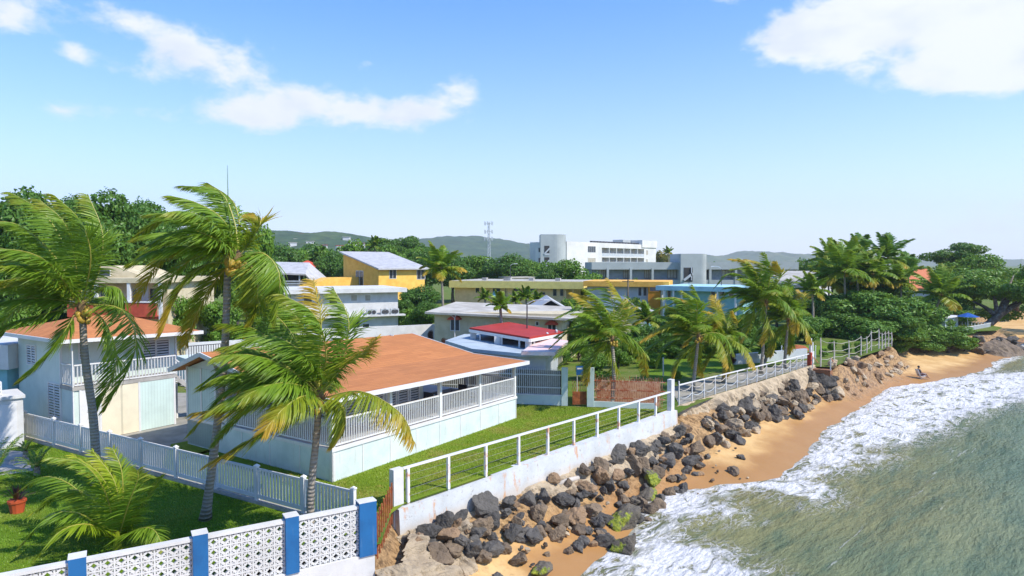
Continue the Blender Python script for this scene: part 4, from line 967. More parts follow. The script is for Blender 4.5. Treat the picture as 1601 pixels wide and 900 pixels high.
g = MB(); g.hexa([F(a0,-1.2,q0_), F(a1,-1.2,q0_), F(a1,0,q1_-.1), F(a0,0,q1_-.1), F(a0,-1.2,q0_+.08), F(a1,-1.2,q0_+.08), F(a1,0,q1_), F(a0,0,q1_)]); g.build('awning', teal, r)
# orange/yellow house and teal building
r, F, z = bldg('orange_house', 'flat-roofed house with orange-yellow roof edge and orange end wall', 'house', 918, 98, 1033, 95, 447, wall=louvre, depth=9, thick=0)
zE = F.hit(918, 439)[1]; g = MB(); g.box(-.4, F.len+1.2, -1.0, 9.4, z, zE, 0, F); g.build('roof', oroof, r)
a0 = F.hit(1014, 460)[0]; g = MB(); g.box(a0, F.len, -.9, -.002, 0, z-.002, 0, F); g.build('end_wall', orangew, r)
winpx(r, F, [(1016,449,1030,455)], 'glass', orangew, b=-.9); winpx(r, F, [(998,449,1003,462),(1006,449,1011,462)], 'glass', white)
r, F, z = bldg('teal_building', 'long low teal building with pale blue roof edge beside the orange house', 'building', 1042, 92, 1162, 86, 452, wall=teal, depth=9, thick=0)
zE = F.hit(1042, 445)[1]; g = MB(); g.box(-1.0, F.len+.8, -1.4, 9.4, z-.1, zE-.1, 0, F); g.build('roof', tealr, r)
winpx(r, F, [(1044,452,1049,466),(1112,452,1118,462),(1126,452,1133,462),(1140,452,1147,462)], 'glass', white)
for x in (1038.5, 1053, 1066, 1122, 1150):
    a = F.hit(x, 455, -1.2)[0]; g = MB(); g.box(a-.1, a+.1, -1.3, -1.1, 0, z-.1, 0, F); g.build('column', white, r)
# grey shacks
r, F, z = bldg('grey_shack', 'small weathered grey and pale blue block house between the palms', 'shed', 987, 74, 1022, 74, 486, wall=louvre, depth=6, thick=.15, roofm=concrete)
g = MB(); g.box(F.len-.9, F.len, -.05, -.002, 0, z-.2, 0, F); g.build('panel', teal, r); winpx(r, F, [(992,494,997,506)], 'glass', white)
def gable(name, label, pL, pR, D, ye, yr, depth, roofm, wall, cat='house'):
    F = Fr(PD(pL, 450, D)[:2], PD(pR, 450, D)[:2]); pm = (pL+pR)/2; ze = F.hit(pm, ye)[1]; zr_ = F.hit(pm, yr)[1]; L = F.len; r = empty(name, F(L/2, depth/2, 0), label, cat)
    g = MB(); g.box(0, L, 0, depth, 0, ze, 0, F); g.add([F(0,0,ze), F(L,0,ze), F(L/2,0,zr_), F(0,depth,ze), F(L,depth,ze), F(L/2,depth,zr_)], [(0,1,2),(5,4,3)]); g.build('wall', wall, r)
    g = MB()
    for s_, a0_ in ((1, -.5), (-1, L+.5)):
        dz = (zr_-ze)/(L/2)*.5
        q = [F(a0_,-.5,ze-dz), F(L/2,-.5,zr_), F(L/2,depth+.5,zr_), F(a0_,depth+.5,ze-dz)]; g.hexa(q+[p+np.array([0,0,.12]) for p in q])
    g.build('roof', roofm, r); return r, F
gable('dark_gable_shed', 'dark gable-roofed open shed right of the beige house', 836, 886, 66, 484, 469, 8, metalroof, darkin, 'shed')
gable('grey_gable_house', 'grey roof peeking out behind the leaning palm near the shack', 955, 1000, 70, 487, 466, 7, metalroof, beige)
# red pavilion with pale blue roofs
DLp = 50
Fp = Fr(PD(734, 520, 50)[:2], PD(828, 530, 44)[:2]); q0 = Fp.hit(734, 512)[1]; q1 = Fp.hit(826, 527)[1]; Lp = Fp.len
r = empty('red_roof_pavilion', Fp(Lp/2, 3, 0), 'open rooftop pavilion with bright red roof above pale blue flat roofs', 'pavilion')
c0 = PD(734, 512, 50); c1 = PD(828, 527, 43.5); c2 = PD(882, 518, 51); c3 = PD(795, 503, 57)
g = MB(); q = [c0, c1, c2, c3]; g.hexa([p-np.array([0,0,.12]) for p in q]+q); g.build('roof', redroof, r)
g = MB()
for i in range(4): g.bar(q[i]-np.array([0,0,.22]), q[(i+1) % 4]-np.array([0,0,.22]), .12, .2)
for t in np.linspace(.08, .92, 9):
    p = c0*(1-t)+c1*t; p2 = c3*(1-t)+c2*t; g.bar(p-np.array([0,0,.24]), p2-np.array([0,0,.24]), .09, .16)
g.build('rafters', white, r)
zf = PD(740, 536, 48)[2]
for p in (c0*.96+c2*.04, c0*.5+c1*.5, c1*.96+c3*.04, c2*.94+c0*.06, c3*.94+c1*.06, c0*.5+c3*.5):
    g = MB(); g.box(p[0]-.22, p[0]+.22, p[1]-.22, p[1]+.22, zf-.3, p[2]-.3); g.build('column', white_wall, r)
for (pt, qt) in ((c0, c1), (c1, c2)):
    d = (qt-pt)
    for t in (.15, .55, .85):
        p = pt+d*t; p = p*.93+(c0+c1+c2+c3)/4*.07; g = MB(); g.bar(np.array([p[0], p[1], zf]), np.array([p[0], p[1], zf+.75]), .9, .12); g.build('low_wall', white_wall, r)
# lower flat roofs and walls
LR_ = [PD(700, 529, 47), PD(800, 548, 40.5), PD(872, 553, 43), PD(872, 528, 54), PD(735, 516, 56)]
zl_ = 3.15
LR2 = [np.array([*PZ(x, y, zl_)[:2], zl_]) for (x, y) in ((696,532),(738,545),(812,552),(860,554),(880,535),(800,520),(726,522))]
g = MB(); n = len(LR2); g.add(LR2+[p-np.array([0,0,.22]) for p in LR2], [tuple(range(n)), tuple(range(n, 2*n))[::-1]]+[(i, i+n, (i+1) % n+n, (i+1) % n) for i in range(n)])
rf = g.build('flat_roof', blueroof, r)
cen = sum(LR2)/n; g = MB(); W2 = [p+(cen-p)*.08 for p in LR2]
g.add([np.array([p[0], p[1], z]) for z in (0, zl_-.22) for p in W2], [(i, (i+1) % n, (i+1) % n+n, i+n) for i in range(n)]); g.build('wall', louvre, r)
g = MB(); pk = [np.array([*PZ(x, y, zl_+.25)[:2], zl_+.25]) for (x, y) in ((815,549),(868,550),(888,532),(850,527))]; g.hexa([p-np.array([0,0,.24]) for p in pk]+pk); g.build('pink_terrace', paint('pinkish_roof', lin(232,184,172), lin(205,200,200), .8, scale=.7), r)
# ------------------------------------------------------------------ hotel
DL, DR = 195., 235.
FHt = Fr(PD(886, 450, DL)[:2], PD(1025, 450, DR)[:2]); zt_ = FHt.hit(886, 377)[1]; L = FHt.len
r = empty('white_hotel', FHt(L/2, 6, 0), 'four-storey white hotel block with recessed balconies and a rounded grey stair tower', 'hotel')
aL = FHt.hit(941, 400)[0]; aR = FHt.hit(1007, 400)[0]; zA = FHt.hit(941, 387)[1]; zB = FHt.hit(941, 400.5)[1]; fl = zA-zB
g = MB(); dp = 14
g.box(0, aL, 0, dp, 0, zt_, 0, FHt); g.box(aR, L, 0, dp, 0, zt_, 0, FHt); g.box(aL, aR, 0, dp, zA, zt_, 0, FHt); g.box(aL, aR, 2, dp, 0, zA-.002, 0, FHt)
for k in range(4): zz = zA-(k+1)*fl; g.box(aL, aR, 0, 1.998, max(zz-.35, 0), max(zz, .1), 0, FHt)
g.build('wall', whiteh, r)
nb = 6
for k in range(1, nb): g = MB(); a = aL+(aR-aL)*k/nb; g.box(a-.12, a+.12, .05, 1.997, 0, zA-.003, 0, FHt); g.build('fin', whiteh, r)
for k in range(3):
    zz = zA-(k+1)*fl
    g = MB(); g.box(aL, aR, .03, .12, zz+.001, zz+1.0, 0, FHt); g.build('balustrade', louvre, r)
    for i in range(nb):
        a = aL+(aR-aL)*(i+.5)/nb; window(r, FHt, a-1.6, a+.6, zz+.2, zz+2.3, 2.0, 'curtain' if i % 2 else 'glass', name='balcony_door', t=.1)
winpx(r, FHt, [(919,385,931,394)], 'glass', white, split=4); winpx(r, FHt, [(919,403,931,412),(1010,391,1013,398),(1010,405,1013,411)], 'curtain', white)
for i in range(17):
    a, _ = FHt.hit(932+i*4.4, 378); g = MB(); g.box(a-.8, a+.5, 1, 1.8, zt_, zt_+.55, 0, FHt); g.build('parapet_block', darkrail, r)
a0 = FHt.hit(990, 380)[0]; g = MB(); g.box(a0, a0+5, 4, 8, zt_, zt_+1.6, 0, FHt); g.build('roof_unit', greyh, r)
a0 = FHt.hit(1003, 380)[0]; g = MB(); g.box(a0, L+.3, -.3, 8, zt_-1.0, zt_+1.5, 0, FHt); g.build('roof_room', whiteh, r)
# stair tower
Ft = Fr(PD(845, 450, 192)[:2], PD(886, 450, 192)[:2]); zT = Ft.hit(860, 366)[1]; g = MB(); LT2 = Ft.len
pts = [(0,0)]+[(LT2*.55+sin(t)*LT2*.45, LT2*.45-cos(t)*LT2*.45) for t in np.linspace(0, pi/2, 9)]+[(LT2, 8), (0, 8)]
n = len(pts); g.add([Ft(a, b_, 0) for a, b_ in pts]+[Ft(a, b_, zT) for a, b_ in pts], [(i, (i+1) % n, (i+1) % n+n, i+n) for i in range(n)]+[tuple(range(n, 2*n))]); g.build('stair_tower', greyh, r)
for (x0, y0, x1, y1) in ((851,384,859,399),(851,402,859,418)):
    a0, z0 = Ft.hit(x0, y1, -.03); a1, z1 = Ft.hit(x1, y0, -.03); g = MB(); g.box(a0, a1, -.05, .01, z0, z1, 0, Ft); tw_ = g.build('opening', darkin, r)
    g = MB(); g.bar(Ft(a0,-.1,z0+.4), Ft(a1,-.1,z1-.8), .15, .4); g.box(a0, a1, -.12, -.06, z0, z0+.6, 0, Ft); g.build('stair_flight', louvre, tw_)
Fs = Fr(PD(837, 450, 194)[:2], PD(846, 450, 193)[:2]); zs = Fs.hit(840, 379)[1]; g = MB(); g.box(0, Fs.len, 0, 9, 0, zs, 0, Fs); g.build('side_block', whiteh, r)
winpx(r, Fs, [(842,387,844.5,394),(842,403,844.5,410),(842,419,844.5,425)], 'glass', whiteh)
# low grey wing
r, F, z = bldg('grey_low_wing', 'long two-storey grey concrete wing with rounded stair tower in front of the hotel', 'building', 925, 150, 1242, 150, 410, wall=greyh2, depth=12, thick=0, z0=0)
zs_ = F.hit(1000, 421)[1]; zq = F.hit(1000, 437)[1]
g = MB(); g.box(-.2, F.len+.2, -1.6, 12.2, zs_, z+.05, 0, F); g.box(-.2, F.len+.2, -1.6, -1.3, 0, zq, 0, F); g.box(-.2, F.len+.2, -1.3, -.002, zq-.3, zq-.1, 0, F); g.build('parapet', greyh, r)
for x in (950, 986, 1020, 1110, 1150, 1190, 1225):
    a = F.hit(x, 430, -1.4)[0]; g = MB(); g.box(a-.25, a+.25, -1.75, -1.602, 0, zs_+.3, 0, F); g.box(a-.2, a+.2, -1.598, -.003, zq, zs_, 0, F); g.build('fin', greyh, r)
winpx(r, F, [(937,421.5,946,434),(975,421.5,984,434),(1008,421.5,1017,434),(1044,421.5,1057,434),(1129,422,1143,433),(1166,422,1178,433),(1205,422,1217,433)], 'curtain', woodpole, split=3, t=.12)
a0 = F.hit(1062, 430, -2)[0]; a1 = F.hit(1104.5, 430, -2)[0]; zt3 = F.hit(1080, 396.5, -2)[1]; g = MB(); w_ = a1-a0
pts = [(a0,-3.2)]+[(a1-1.5+1.5*sin(t), -1.7-1.5*cos(t)) for t in np.linspace(0, pi/2, 8)]+[(a1, 7), (a0, 7)]
n = len(pts); g.add([F(a, b_, 0) for a, b_ in pts]+[F(a, b_, zt3) for a, b_ in pts], [(i, (i+1) % n, (i+1) % n+n, i+n) for i in range(n)]+[tuple(range(n, 2*n))]); g.build('stair_tower', greyh, r)
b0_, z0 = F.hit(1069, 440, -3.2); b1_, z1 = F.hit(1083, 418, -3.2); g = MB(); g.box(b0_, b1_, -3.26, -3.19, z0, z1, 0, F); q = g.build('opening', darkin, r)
g = MB(); g.bar(F(b0_, -3.4, z0+.3), F(b1_, -3.4, z0+1.8), .2, .5); g.bar(F(b1_-.3, -3.4, z0+.3), F(b1_-.3, -3.4, z1), .2, .2); g.build('stair_flight', louvre, q)
# white barrel roof building
r, F, z = bldg('barrel_roof_building', 'white building with rounded metal roof behind the right-hand palms', 'building', 1208, 112, 1270, 108, 447, wall=white_wall, depth=12, thick=0)
g = MB(); n = 10; zz0 = z; zz1 = F.hit(1230, 424)[1]; vs = []
for i in range(n+1):
    t = pi*i/n*.62+.0; bb = 6-7*cos(t*1.3); vs += [F(-.5, bb, zz0+(zz1-zz0)*sin(t*.8+.25)), F(F.len+.5, bb, zz0+(zz1-zz0)*sin(t*.8+.25))]
g.add(vs, [(2*i, 2*i+1, 2*i+3, 2*i+2) for i in range(n)]); o = g.build('roof', roofwhite, r)
sm = o.modifiers.new('t', 'SOLIDIFY'); sm.thickness = .15
g = MB(); a = F.hit(1212, 440)[0]; g.box(0, .8, -.2, -.002, 0, z+1.6, 0, F); g.build('trim', teal, r)
bldg('far_white_block', 'pale flat-roofed block far behind the right-hand palms', 'building', 1240, 175, 1300, 175, 410, wall=whiteh, roofm=roofwhite, depth=9)
bldg('far_grey_block', 'small grey block left of the pale flat-roofed block, far right', 'building', 1229, 170, 1240, 170, 408, wall=greyh, roofm=None, depth=6)
bldg('distant_pale_house', 'small pale house half hidden by trees left of the hotel', 'house', 800, 140, 838, 142, 433, wall=beige, roofm=roofwhite, depth=7)
# clay-tile house on the right, beach pavilion with umbrella
hip('clay_tile_house', 'house with orange clay tile roof among the right-hand trees', 'house', 1408, 125, 1462, 122, 450, 418, 11, tilem, white_wall, .3)
F = Fr(PD(1508, 500, 86)[:2], PD(1550, 500, 93)[:2], -1.0); r = empty('beach_terrace', F(2, 2, 0), 'pale blue beachside terrace with railing on the rocks at the point', 'terrace')
g = MB(); g.box(0, F.len, 0, 4, -1.2, .5, 0, F); g.build('platform', white_wall, r)
g = MB(); g.box(0, F.len*.45, 2.2, 4, .5, 2.6, 0, F); g.build('wall', blueroof, r)
railing(r, F, 0, F.len, .05, .05, .5, 1.5, sp=.35, r=.04); railing(r, F, F.len, F.len, .05, 3.5, .5, 1.5, sp=.35, r=.04)
g = MB(); g.box(-.2, F.len*.5, 1.9, 4.2, 2.6, 2.7, 0, F); g.build('roof', white_wall, r)
uc = F(F.len*.42, 1.0, .5); o = empty('beach_umbrella', uc, 'blue beach umbrella open over the pale blue terrace', 'umbrella')
g = MB(); g.tube([uc, uc+np.array([0,0,2.5])], .04, 6); g.build('pole', white, o)
g = MB(); n = 8; vs = [uc+np.array([0,0,2.7])]+[uc+np.array([1.45*cos(2*pi*k/n), 1.45*sin(2*pi*k/n), 2.15]) for k in range(n)]; g.add(vs+[uc+np.array([0,0,2.6])], [(0, 1+k, 1+(k+1) % n) for k in range(n)]+[(n+1, 1+(k+1) % n, 1+k) for k in range(n)]); g.build('canopy', umbm, o)
# ------------------------------------------------------------------ poles, mast, lamp
c = PD(764, 412, 420); r = empty('cell_tower', (c[0], c[1], 0), 'tall lattice phone mast with three rings of antennas on the skyline', 'mast')
g = MB(); zt_ = PD(764, 347, 420)[2]
for s_ in range(3):
    an = 2*pi*s_/3; g.tube([(c[0]+1.3*cos(an), c[1]+1.3*sin(an), 0), (c[0]+.5*cos(an), c[1]+.5*sin(an), zt_)], .2, 5)
for i in range(16):
    z0 = zt_*i/16; z1 = zt_*(i+1)/16; k0 = 1.3-.8*i/16; k1 = 1.3-.8*(i+1)/16
    for s_ in range(3):
        a0, a1 = 2*pi*s_/3, 2*pi*(s_+1)/3; g.bar((c[0]+k0*cos(a0), c[1]+k0*sin(a0), z0), (c[0]+k1*cos(a1), c[1]+k1*sin(a1), z1), .16)
g.build('mast', louvre, r)
for y in (349, 362, 373):
    zz = PD(764, y, 420)[2]; g = MB()
    for k in range(6): an = 2*pi*k/6+.3; x, yy = c[0]+2.6*cos(an), c[1]+2.6*sin(an); g.box(x-.2, x+.2, yy-.2, yy+.2, zz-1.2, zz+1.2); g.bar((c[0], c[1], zz), (x, yy, zz), .15)
    g.build('antenna_ring', louvre, r)
def pole(px, yb, yt, D, arm, label, mat=darkrail):
    b_ = PD(px, yb, D); t = PD(px, yt, D); r = empty('street_lamp', (b_[0], b_[1], 0), label, 'street lamp')
    g = MB(); g.tube([(b_[0], b_[1], 0), (t[0], t[1], t[2])], [.07, .05], 6); g.build('pole', mat, r)
    g = MB(); e = t+np.array([arm, 0, .35]); g.tube([t, t+np.array([arm*.4, 0, .28]), e], .035, 5); g.build('arm', louvre, r)
    g = MB(); g.hexa([e+np.array(v) for v in ((0,-.12,-.06),(.5 if arm > 0 else -.5,-.12,-.06),(.5 if arm > 0 else -.5,.12,-.06),(0,.12,-.06),(0,-.1,.03),(.45 if arm > 0 else -.45,-.1,.03),(.45 if arm > 0 else -.45,.1,.03),(0,.1,.03))]); g.build('lamp_head', louvre, r)
pole(824, 505, 475, 52, 1.3, 'slim curved street lamp behind the red pavilion roof')
pole(1128, 452, 420, 93, -1.0, 'street lamp rising in front of the grey wing')
pole(798, 440, 415, 118, .8, 'pale street lamp behind the yellow-edged roof')
g = MB(); a = PD(982, 440, 92); b_ = PD(982, 404, 92); tp = [(a[0], a[1], 0), tuple(b_)]
# utility pole at the right, slender
for (x, yb, yt, D, lab) in ((1257, 450, 432, 100, 'short dark wooden pole in front of the barrel-roofed building'), (982, 470, 436, 92, 'thin wooden utility pole beside the orange house'), (712, 524, 493, 59, None)):
    if lab is None: continue
    b0_ = PD(x, yb, D); t0_ = PD(x, yt, D); r = empty('utility_pole', (b0_[0], b0_[1], 0), lab, 'pole'); g = MB(); g.tube([(b0_[0], b0_[1], 0), tuple(t0_)], [.14, .1], 6); g.build('pole', woodpole, r)
    g = MB(); g.bar(t0_+np.array([-.8,0,-.3]), t0_+np.array([.8,0,-.3]), .1); g.build('crossarm', woodpole, r)
o = PD(711, 520, 59); g = MB(); b_ = PD(711, 497, 59); r = empty('white_lamp_post', (o[0], o[1], 0), 'white forked lamp post against the beige house wall', 'lamp post')
g.tube([(o[0], o[1], 0), tuple(b_)], .05, 6); g.bar(b_, b_+np.array([-.5,0,.35]), .05); g.bar(b_, b_+np.array([.1,0,.4]), .05); g.build('post', white, r)
# ------------------------------------------------------------------ hills
def hill_mat(name, c1, c2):
    m, nt, b = base_mat(name); P = nt.n('ShaderNodeNewGeometry').outputs['Position']
    col = nt.mix(nt.smooth(nt.noise(P, .02, 7, .7), .42, .62), c1, c2); col = nt.mix(nt.smooth(nt.noise(P, .09, 4, .7), .45, .7), col, tuple(x*.5 for x in c1))
    nt.put(b.inputs['Base Color'], col); b.inputs['Roughness'].default_value = .95; return m
hm = hill_mat('wooded_hills', (.035,.075,.02), (.07,.11,.03)); hg = hill_mat('grassy_hills', (.09,.13,.04), (.16,.17,.07))
def ridge(prof, D, depth, mat, rough, seed, step=8):
    """prof: skyline pixels at distance D, the slope comes forward and falls back behind"""
    pts = [PD(x, y, D) for x, y in prof]; X0, X1 = pts[0][0], pts[-1][0]
    xs = np.arange(X0, X1, step); ys = np.arange(D-depth, D+depth, step)
    top = lambda X: np.interp(X, [p[0] for p in pts], [p[2] for p in pts])
    def zf(X, Y):
        k = np.cos(np.clip((Y-D)/depth, -1, 1)*pi/2)**1.3
        ez = np.clip(np.minimum(X-X0, X1-X)/(depth*.3), 0, 1)
        z = (top(X)-2)*k*np.minimum(1, ez+.15)+rough*fbm(X/60+seed, Y/60, 4)*k*2+rough*.5*fbm(X/14+seed, Y/14, 3)
        return (z-1.5*0,)
    return struct(grid_mesh('hills', xs, ys, zf, mat))
ridge([(300,372),(380,362),(430,360),(470,362),(500,364),(530,361),(560,368),(600,376),(640,388),(700,402),(760,410)], 900, 330, hm, 5, 3, 6)
ridge([(520,395),(600,388),(670,374),(710,370),(740,367),(770,374),(800,378),(820,382),(850,380),(900,388),(960,395),(1010,400),(1060,405)], 2300, 700, hm, 14, 11, 16)
ridge([(940,408),(1000,402),(1040,399),(1090,397),(1110,401),(1140,400),(1160,393),(1180,391),(1195,395),(1202,399),(1212,393),(1225,395),(1240,401),(1262,397),(1290,402),(1350,405),(1420,403),(1480,406),(1560,405),(1640,407),(1750,409)], 3200, 600, hg, 10, 23, 16)
# white houses on the near wooded hill
rs = random.Random(5)
HPX = [(520,364),(445,372),(463,374),(492,370),(505,369),(470,366),(548,376),(539,371),(455,380),(482,378),(503,384),(600,383),(562,381),(578,387),(530,385)]
HPX.sort(); ORD = 'first second third fourth fifth sixth seventh eighth ninth tenth eleventh twelfth thirteenth fourteenth fifteenth'.split()
for i, (x, y) in enumerate(HPX):
    D = 900-(y-360)*9; c = PD(x, y+1.5, D); F = Fr((c[0]-2.5, c[1]), (c[0]+3+rs.random()*3, c[1]+rs.random()*3)); zz = c[2]
    r = empty('hillside_house', (c[0], c[1], zz-6), ORD[i]+' tiny white house from the left on the distant wooded hill', 'house', 'white houses dotted over the wooded hill')
    g = MB(); g.box(0, F.len, 0, 8, zz-8, zz+1.6, 0, F); g.build('wall', white_wall, r); g = MB(); g.box(-.5, F.len+.5, -.5, 8.5, zz+1.6, zz+2.1, 0, F); g.build('roof', roofwhite if i % 3 else redroof, r)
# ================================================================== vegetation
def frond_geo(mb, ctrl, nl, LL, wind, droop, rnd, wd=.045, segs=3, up0=(0, 0, 1), rach=.035, tipfade=.45, start=.12):
    """one pinnate frond along control points: rib tube (slot 1) + two rows of leaflets (slot 0)"""
    C = np.array(ctrl, float); n = 26
    if len(C) == 4:
        t = np.linspace(0, 1, n)[:, None]
        # Catmull-Rom through the points
        Pp = np.vstack([2*C[0]-C[1], C, 2*C[-1]-C[-2]]); pts = []
        for tt in np.linspace(0, len(C)-1-1e-6, n):
            i = int(tt); f = tt-i; p0, p1, p2, p3 = Pp[i:i+4]
            pts.append(.5*((2*p1)+(-p0+p2)*f+(2*p0-5*p1+4*p2-p3)*f*f+(-p0+3*p1-3*p2+p3)*f**3))
        Pt = np.array(pts)
    else: Pt = C; n = len(Pt)
    seg = np.linalg.norm(np.diff(Pt, axis=0), axis=1); cum = np.concatenate([[0], np.cumsum(seg)]); Lt = cum[-1]
    T = np.gradient(Pt, axis=0); T /= np.linalg.norm(T, axis=1)[:, None]+1e-9
    mb.tube([Pt[i] for i in range(0, n, 2)]+[Pt[-1]], [rach*(1-.8*i/n) for i in range(0, n, 2)]+[rach*.15], 4, 1, cap=False)
    s = np.repeat(np.linspace(start, .995, nl), 2)+rnd.normal(0, .003, 2*nl); s = np.clip(s, 0, 1)
    side = np.tile([1., -1.], nl)
    d = s*Lt; P = np.stack([np.interp(d, cum, Pt[:, k]) for k in range(3)], 1); Tt = np.stack([np.interp(d, cum, T[:, k]) for k in range(3)], 1); Tt /= np.linalg.norm(Tt, axis=1)[:, None]
    up = np.array(up0, float); A = np.cross(Tt, up); nA = np.linalg.norm(A, axis=1)[:, None]; A = np.where(nA < .05, np.array([0, 1., 0]), A/np.maximum(nA, .05)); A /= np.linalg.norm(A, axis=1)[:, None]
    length = LL*np.clip(np.sin(np.clip((s-.02)/.98, 0, 1)**.75*pi*.93)**.6, .12, 1)*(1-tipfade*s*.5)*rnd.uniform(.82, 1.12, len(s))
    w3 = np.array(wind, float)
    dirv = A*side[:, None]*rnd.uniform(.6, 1.0, len(s))[:, None]+Tt*(.35+.55*s)[:, None]+w3*rnd.uniform(.5, 1.1, len(s))[:, None]+rnd.normal(0, .07, (len(s), 3))
    dirv[:, 2] -= droop*.4; dirv /= np.linalg.norm(dirv, axis=1)[:, None]
    cur = P.copy(); W = Tt-(np.sum(Tt*dirv, 1))[:, None]*dirv; W /= np.linalg.norm(W, axis=1)[:, None]+1e-9
    nrm = np.cross(dirv, W); tw = rnd.normal(0, .45, len(s))[:, None]; W = W*np.cos(tw)+nrm*np.sin(tw)
    rows = []; half = wd/2*rnd.uniform(.75, 1.2, len(s))
    prof = [.55, 1., .75, 0.02] if segs == 3 else [.7, 1., .02]
    for k in range(segs+1):
        h = (half*prof[k])[:, None]; rows.append((cur-W*h, cur+W*h))
        if k < segs:
            cur = cur+dirv*(length/segs)[:, None]; dirv = dirv+w3*.38*(k+1)*.6; dirv[:, 2] -= droop*.32; dirv /= np.linalg.norm(dirv, axis=1)[:, None]
    m = len(s); V = np.stack([q for r_ in rows for q in r_], 1)  # m,(2*(segs+1)),3
    nv = 2*(segs+1); fs = []
    for i in range(m):
        o = i*nv
        for k in range(segs): fs.append((o+2*k, o+2*k+1, o+2*k+3, o+2*k+2))
    uv = np.zeros((m, nv, 2)); uv[:, :, 0] = s[:, None]; uv[:, :, 1] = np.repeat(np.linspace(0, 1, segs+1), 2)[None]
    mb.add(V.reshape(-1, 3), fs, 0, uv.reshape(-1, 2))
def make_frond(parent, ctrl, nl, LL, wind, droop, rnd, mat, **k):
    mb = MB(); mb.uv = []; frond_geo(mb, ctrl, nl, LL, wind, droop, rnd, **k)
    return mb.build('frond', [mat, rachis_m], parent)
def auto_curve(base, az_, el_, L, wind, g, n=14):
    p = np.array(base, float); d = np.array([cos(el_)*cos(az_), cos(el_)*sin(az_), sin(el_)]); out = [p.copy()]; ds = L/(n-1); w3 = np.array(wind, float)
    for i in range(n-1):
        p = p+d*ds; out.append(p.copy()); f = (i+1)/n
        d = d+(w3*.42*f+np.array([0, 0, -g*f*.62]))*ds*3.2/L*1.1; d /= np.linalg.norm(d)
    return out
def palm_trunk(root, pts, r0, r1, mat=None):
    P_ = np.array(pts, float); out = []; n = 16
    Pp = np.vstack([2*P_[0]-P_[1], P_, 2*P_[-1]-P_[-2]])
    for tt in np.linspace(0, len(P_)-1-1e-6, n):
        i = int(tt); f = tt-i; p0, p1, p2, p3 = Pp[i:i+4]; out.append(.5*((2*p1)+(-p0+p2)*f+(2*p0-5*p1+4*p2-p3)*f*f+(-p0+3*p1-3*p2+p3)*f**3))
    g = MB(); g.tube(out, [r0*1.45 if i == 0 else (r0*1.12 if i == 1 else r0+(r1-r0)*i/(n-1))*(1+.03*((i*7) % 3-1)) for i in range(n)], 10)
    return g.build('trunk', mat or bark_p, root, smooth=True)
def crown_bits(root, c, s, rnd, nuts=10):
    g = MB(); g.ball(c, (.17*s, .17*s, .32*s), 0, 8, 6)
    for k in range(9):
        a = rnd.uniform(0, 2*pi); g.bar(c+np.array([.1*s*cos(a), .1*s*sin(a), -.15*s]), c+np.array([.3*s*cos(a), .3*s*sin(a), .1*s*rnd.uniform(-3, 2)]), .04*s, .015*s)
    g.build('crown_fibre', coir_m, root)
    if nuts:
        for cl in range(2 if nuts > 6 else 1):
            g = MB(); a0 = rnd.uniform(-2.4, -.6)+cl*1.4
            for k in range(nuts//2):
                a = a0+rnd.normal(0, .4); rr = rnd.uniform(.2, .42)*s
                g.ball(c+np.array([rr*cos(a), rr*sin(a), -rnd.uniform(.05, .5)*s]), (.10*s, .10*s, .125*s), 0, 8, 6)
            g.build('coconut_cluster', coco_m, root, smooth=True)
WIND = (-.55, .12, .0)
def palm(trunk, crown, label, fronds, L, nl, LL, seed, r=(.15, .11), auto=0, yel=.3, wd=.045, segs=3, nuts=10, wind=WIND, droop=.6, name='coconut_palm', dark=False, scale=1., group=None, spread=1.):
    rnd = np.random.default_rng(seed); root = empty(name, trunk[0], label, 'palm tree', group)
    palm_trunk(root, trunk, *r)
    crown_bits(root, np.array(crown), scale, rnd, nuts)
    for (ctrl, y) in fronds:
        make_frond(root, ctrl, nl, LL, wind, droop, rnd, palm_y if y else palm_g, wd=wd, segs=segs, rach=.035*scale)
    for k in range(auto):
        az_ = 2*pi*k/auto*1.0+rnd.uniform(-.3, .3); tier = (k*0.618) % 1
        if fronds: az_ = pi+(k/max(auto-1, 1)-.5)*3.0; tier = .25+.4*tier
        el_ = radians(-12+95*tier)*spread
        y = (tier < yel)
        ctrl = auto_curve(np.array(crown)+np.array([0, 0, .1*scale]), az_, el_, L*rnd.uniform(.85, 1.08)*(1-.15*(tier < .2)), wind, .75+.4*(1-tier))
        make_frond(root, ctrl, nl, LL, wind, droop, rnd, palm_d if dark and not y else (palm_y if y else palm_g), wd=wd, segs=segs, rach=.03*scale)
    return root
def pxf(L, D): return [PD(p[0], p[1], D+(p[2] if len(p) > 2 else 0)) for p in L]
# --- tall palm A (left)
D = 26.
frA = [([(132,472,0),(156,420,.3),(160,362,.5),(138,305,.6)],0),([(128,470,0),(108,400,1),(70,335,1.5),(15,300,2)],0),([(128,470,0),(85,400,0),(30,352,-1),(-30,345,-1.5)],0),
  ([(128,472,0),(92,440,-1),(30,434,-1.5),(-40,452,-2)],1),([(128,475,0),(80,430,.5),(30,395,1),(-50,380,1.5)],0),([(132,472,0),(165,448,.3),(190,455,.5),(186,486,.6)],0),
  ([(135,475,0),(192,485,-.5),(212,545,-1),(165,640,-1.2)],0),([(135,480,0),(165,505,.6),(182,565,.8),(150,645,.8)],0),([(122,482,0),(100,520,-.5),(72,560,-.8),(33,594,-1)],0),
  ([(120,478,0),(65,492,-1),(20,505,-1.4),(-25,545,-1.6)],0),([(126,472,0),(118,410,-.5),(102,350,-.8),(62,312,-1)],0),([(125,470,0),(60,452,1.5),(0,450,2.2),(-60,475,2.5)],0),
  ([(130,470,0),(142,400,-1),(125,345,-1.5),(85,305,-2)],0),([(124,478,0),(80,465,2),(30,480,3),(-20,530,3.4)],0),([(124,476,0),(75,410,-2),(10,390,-3),(-50,410,-3.4)],0)]
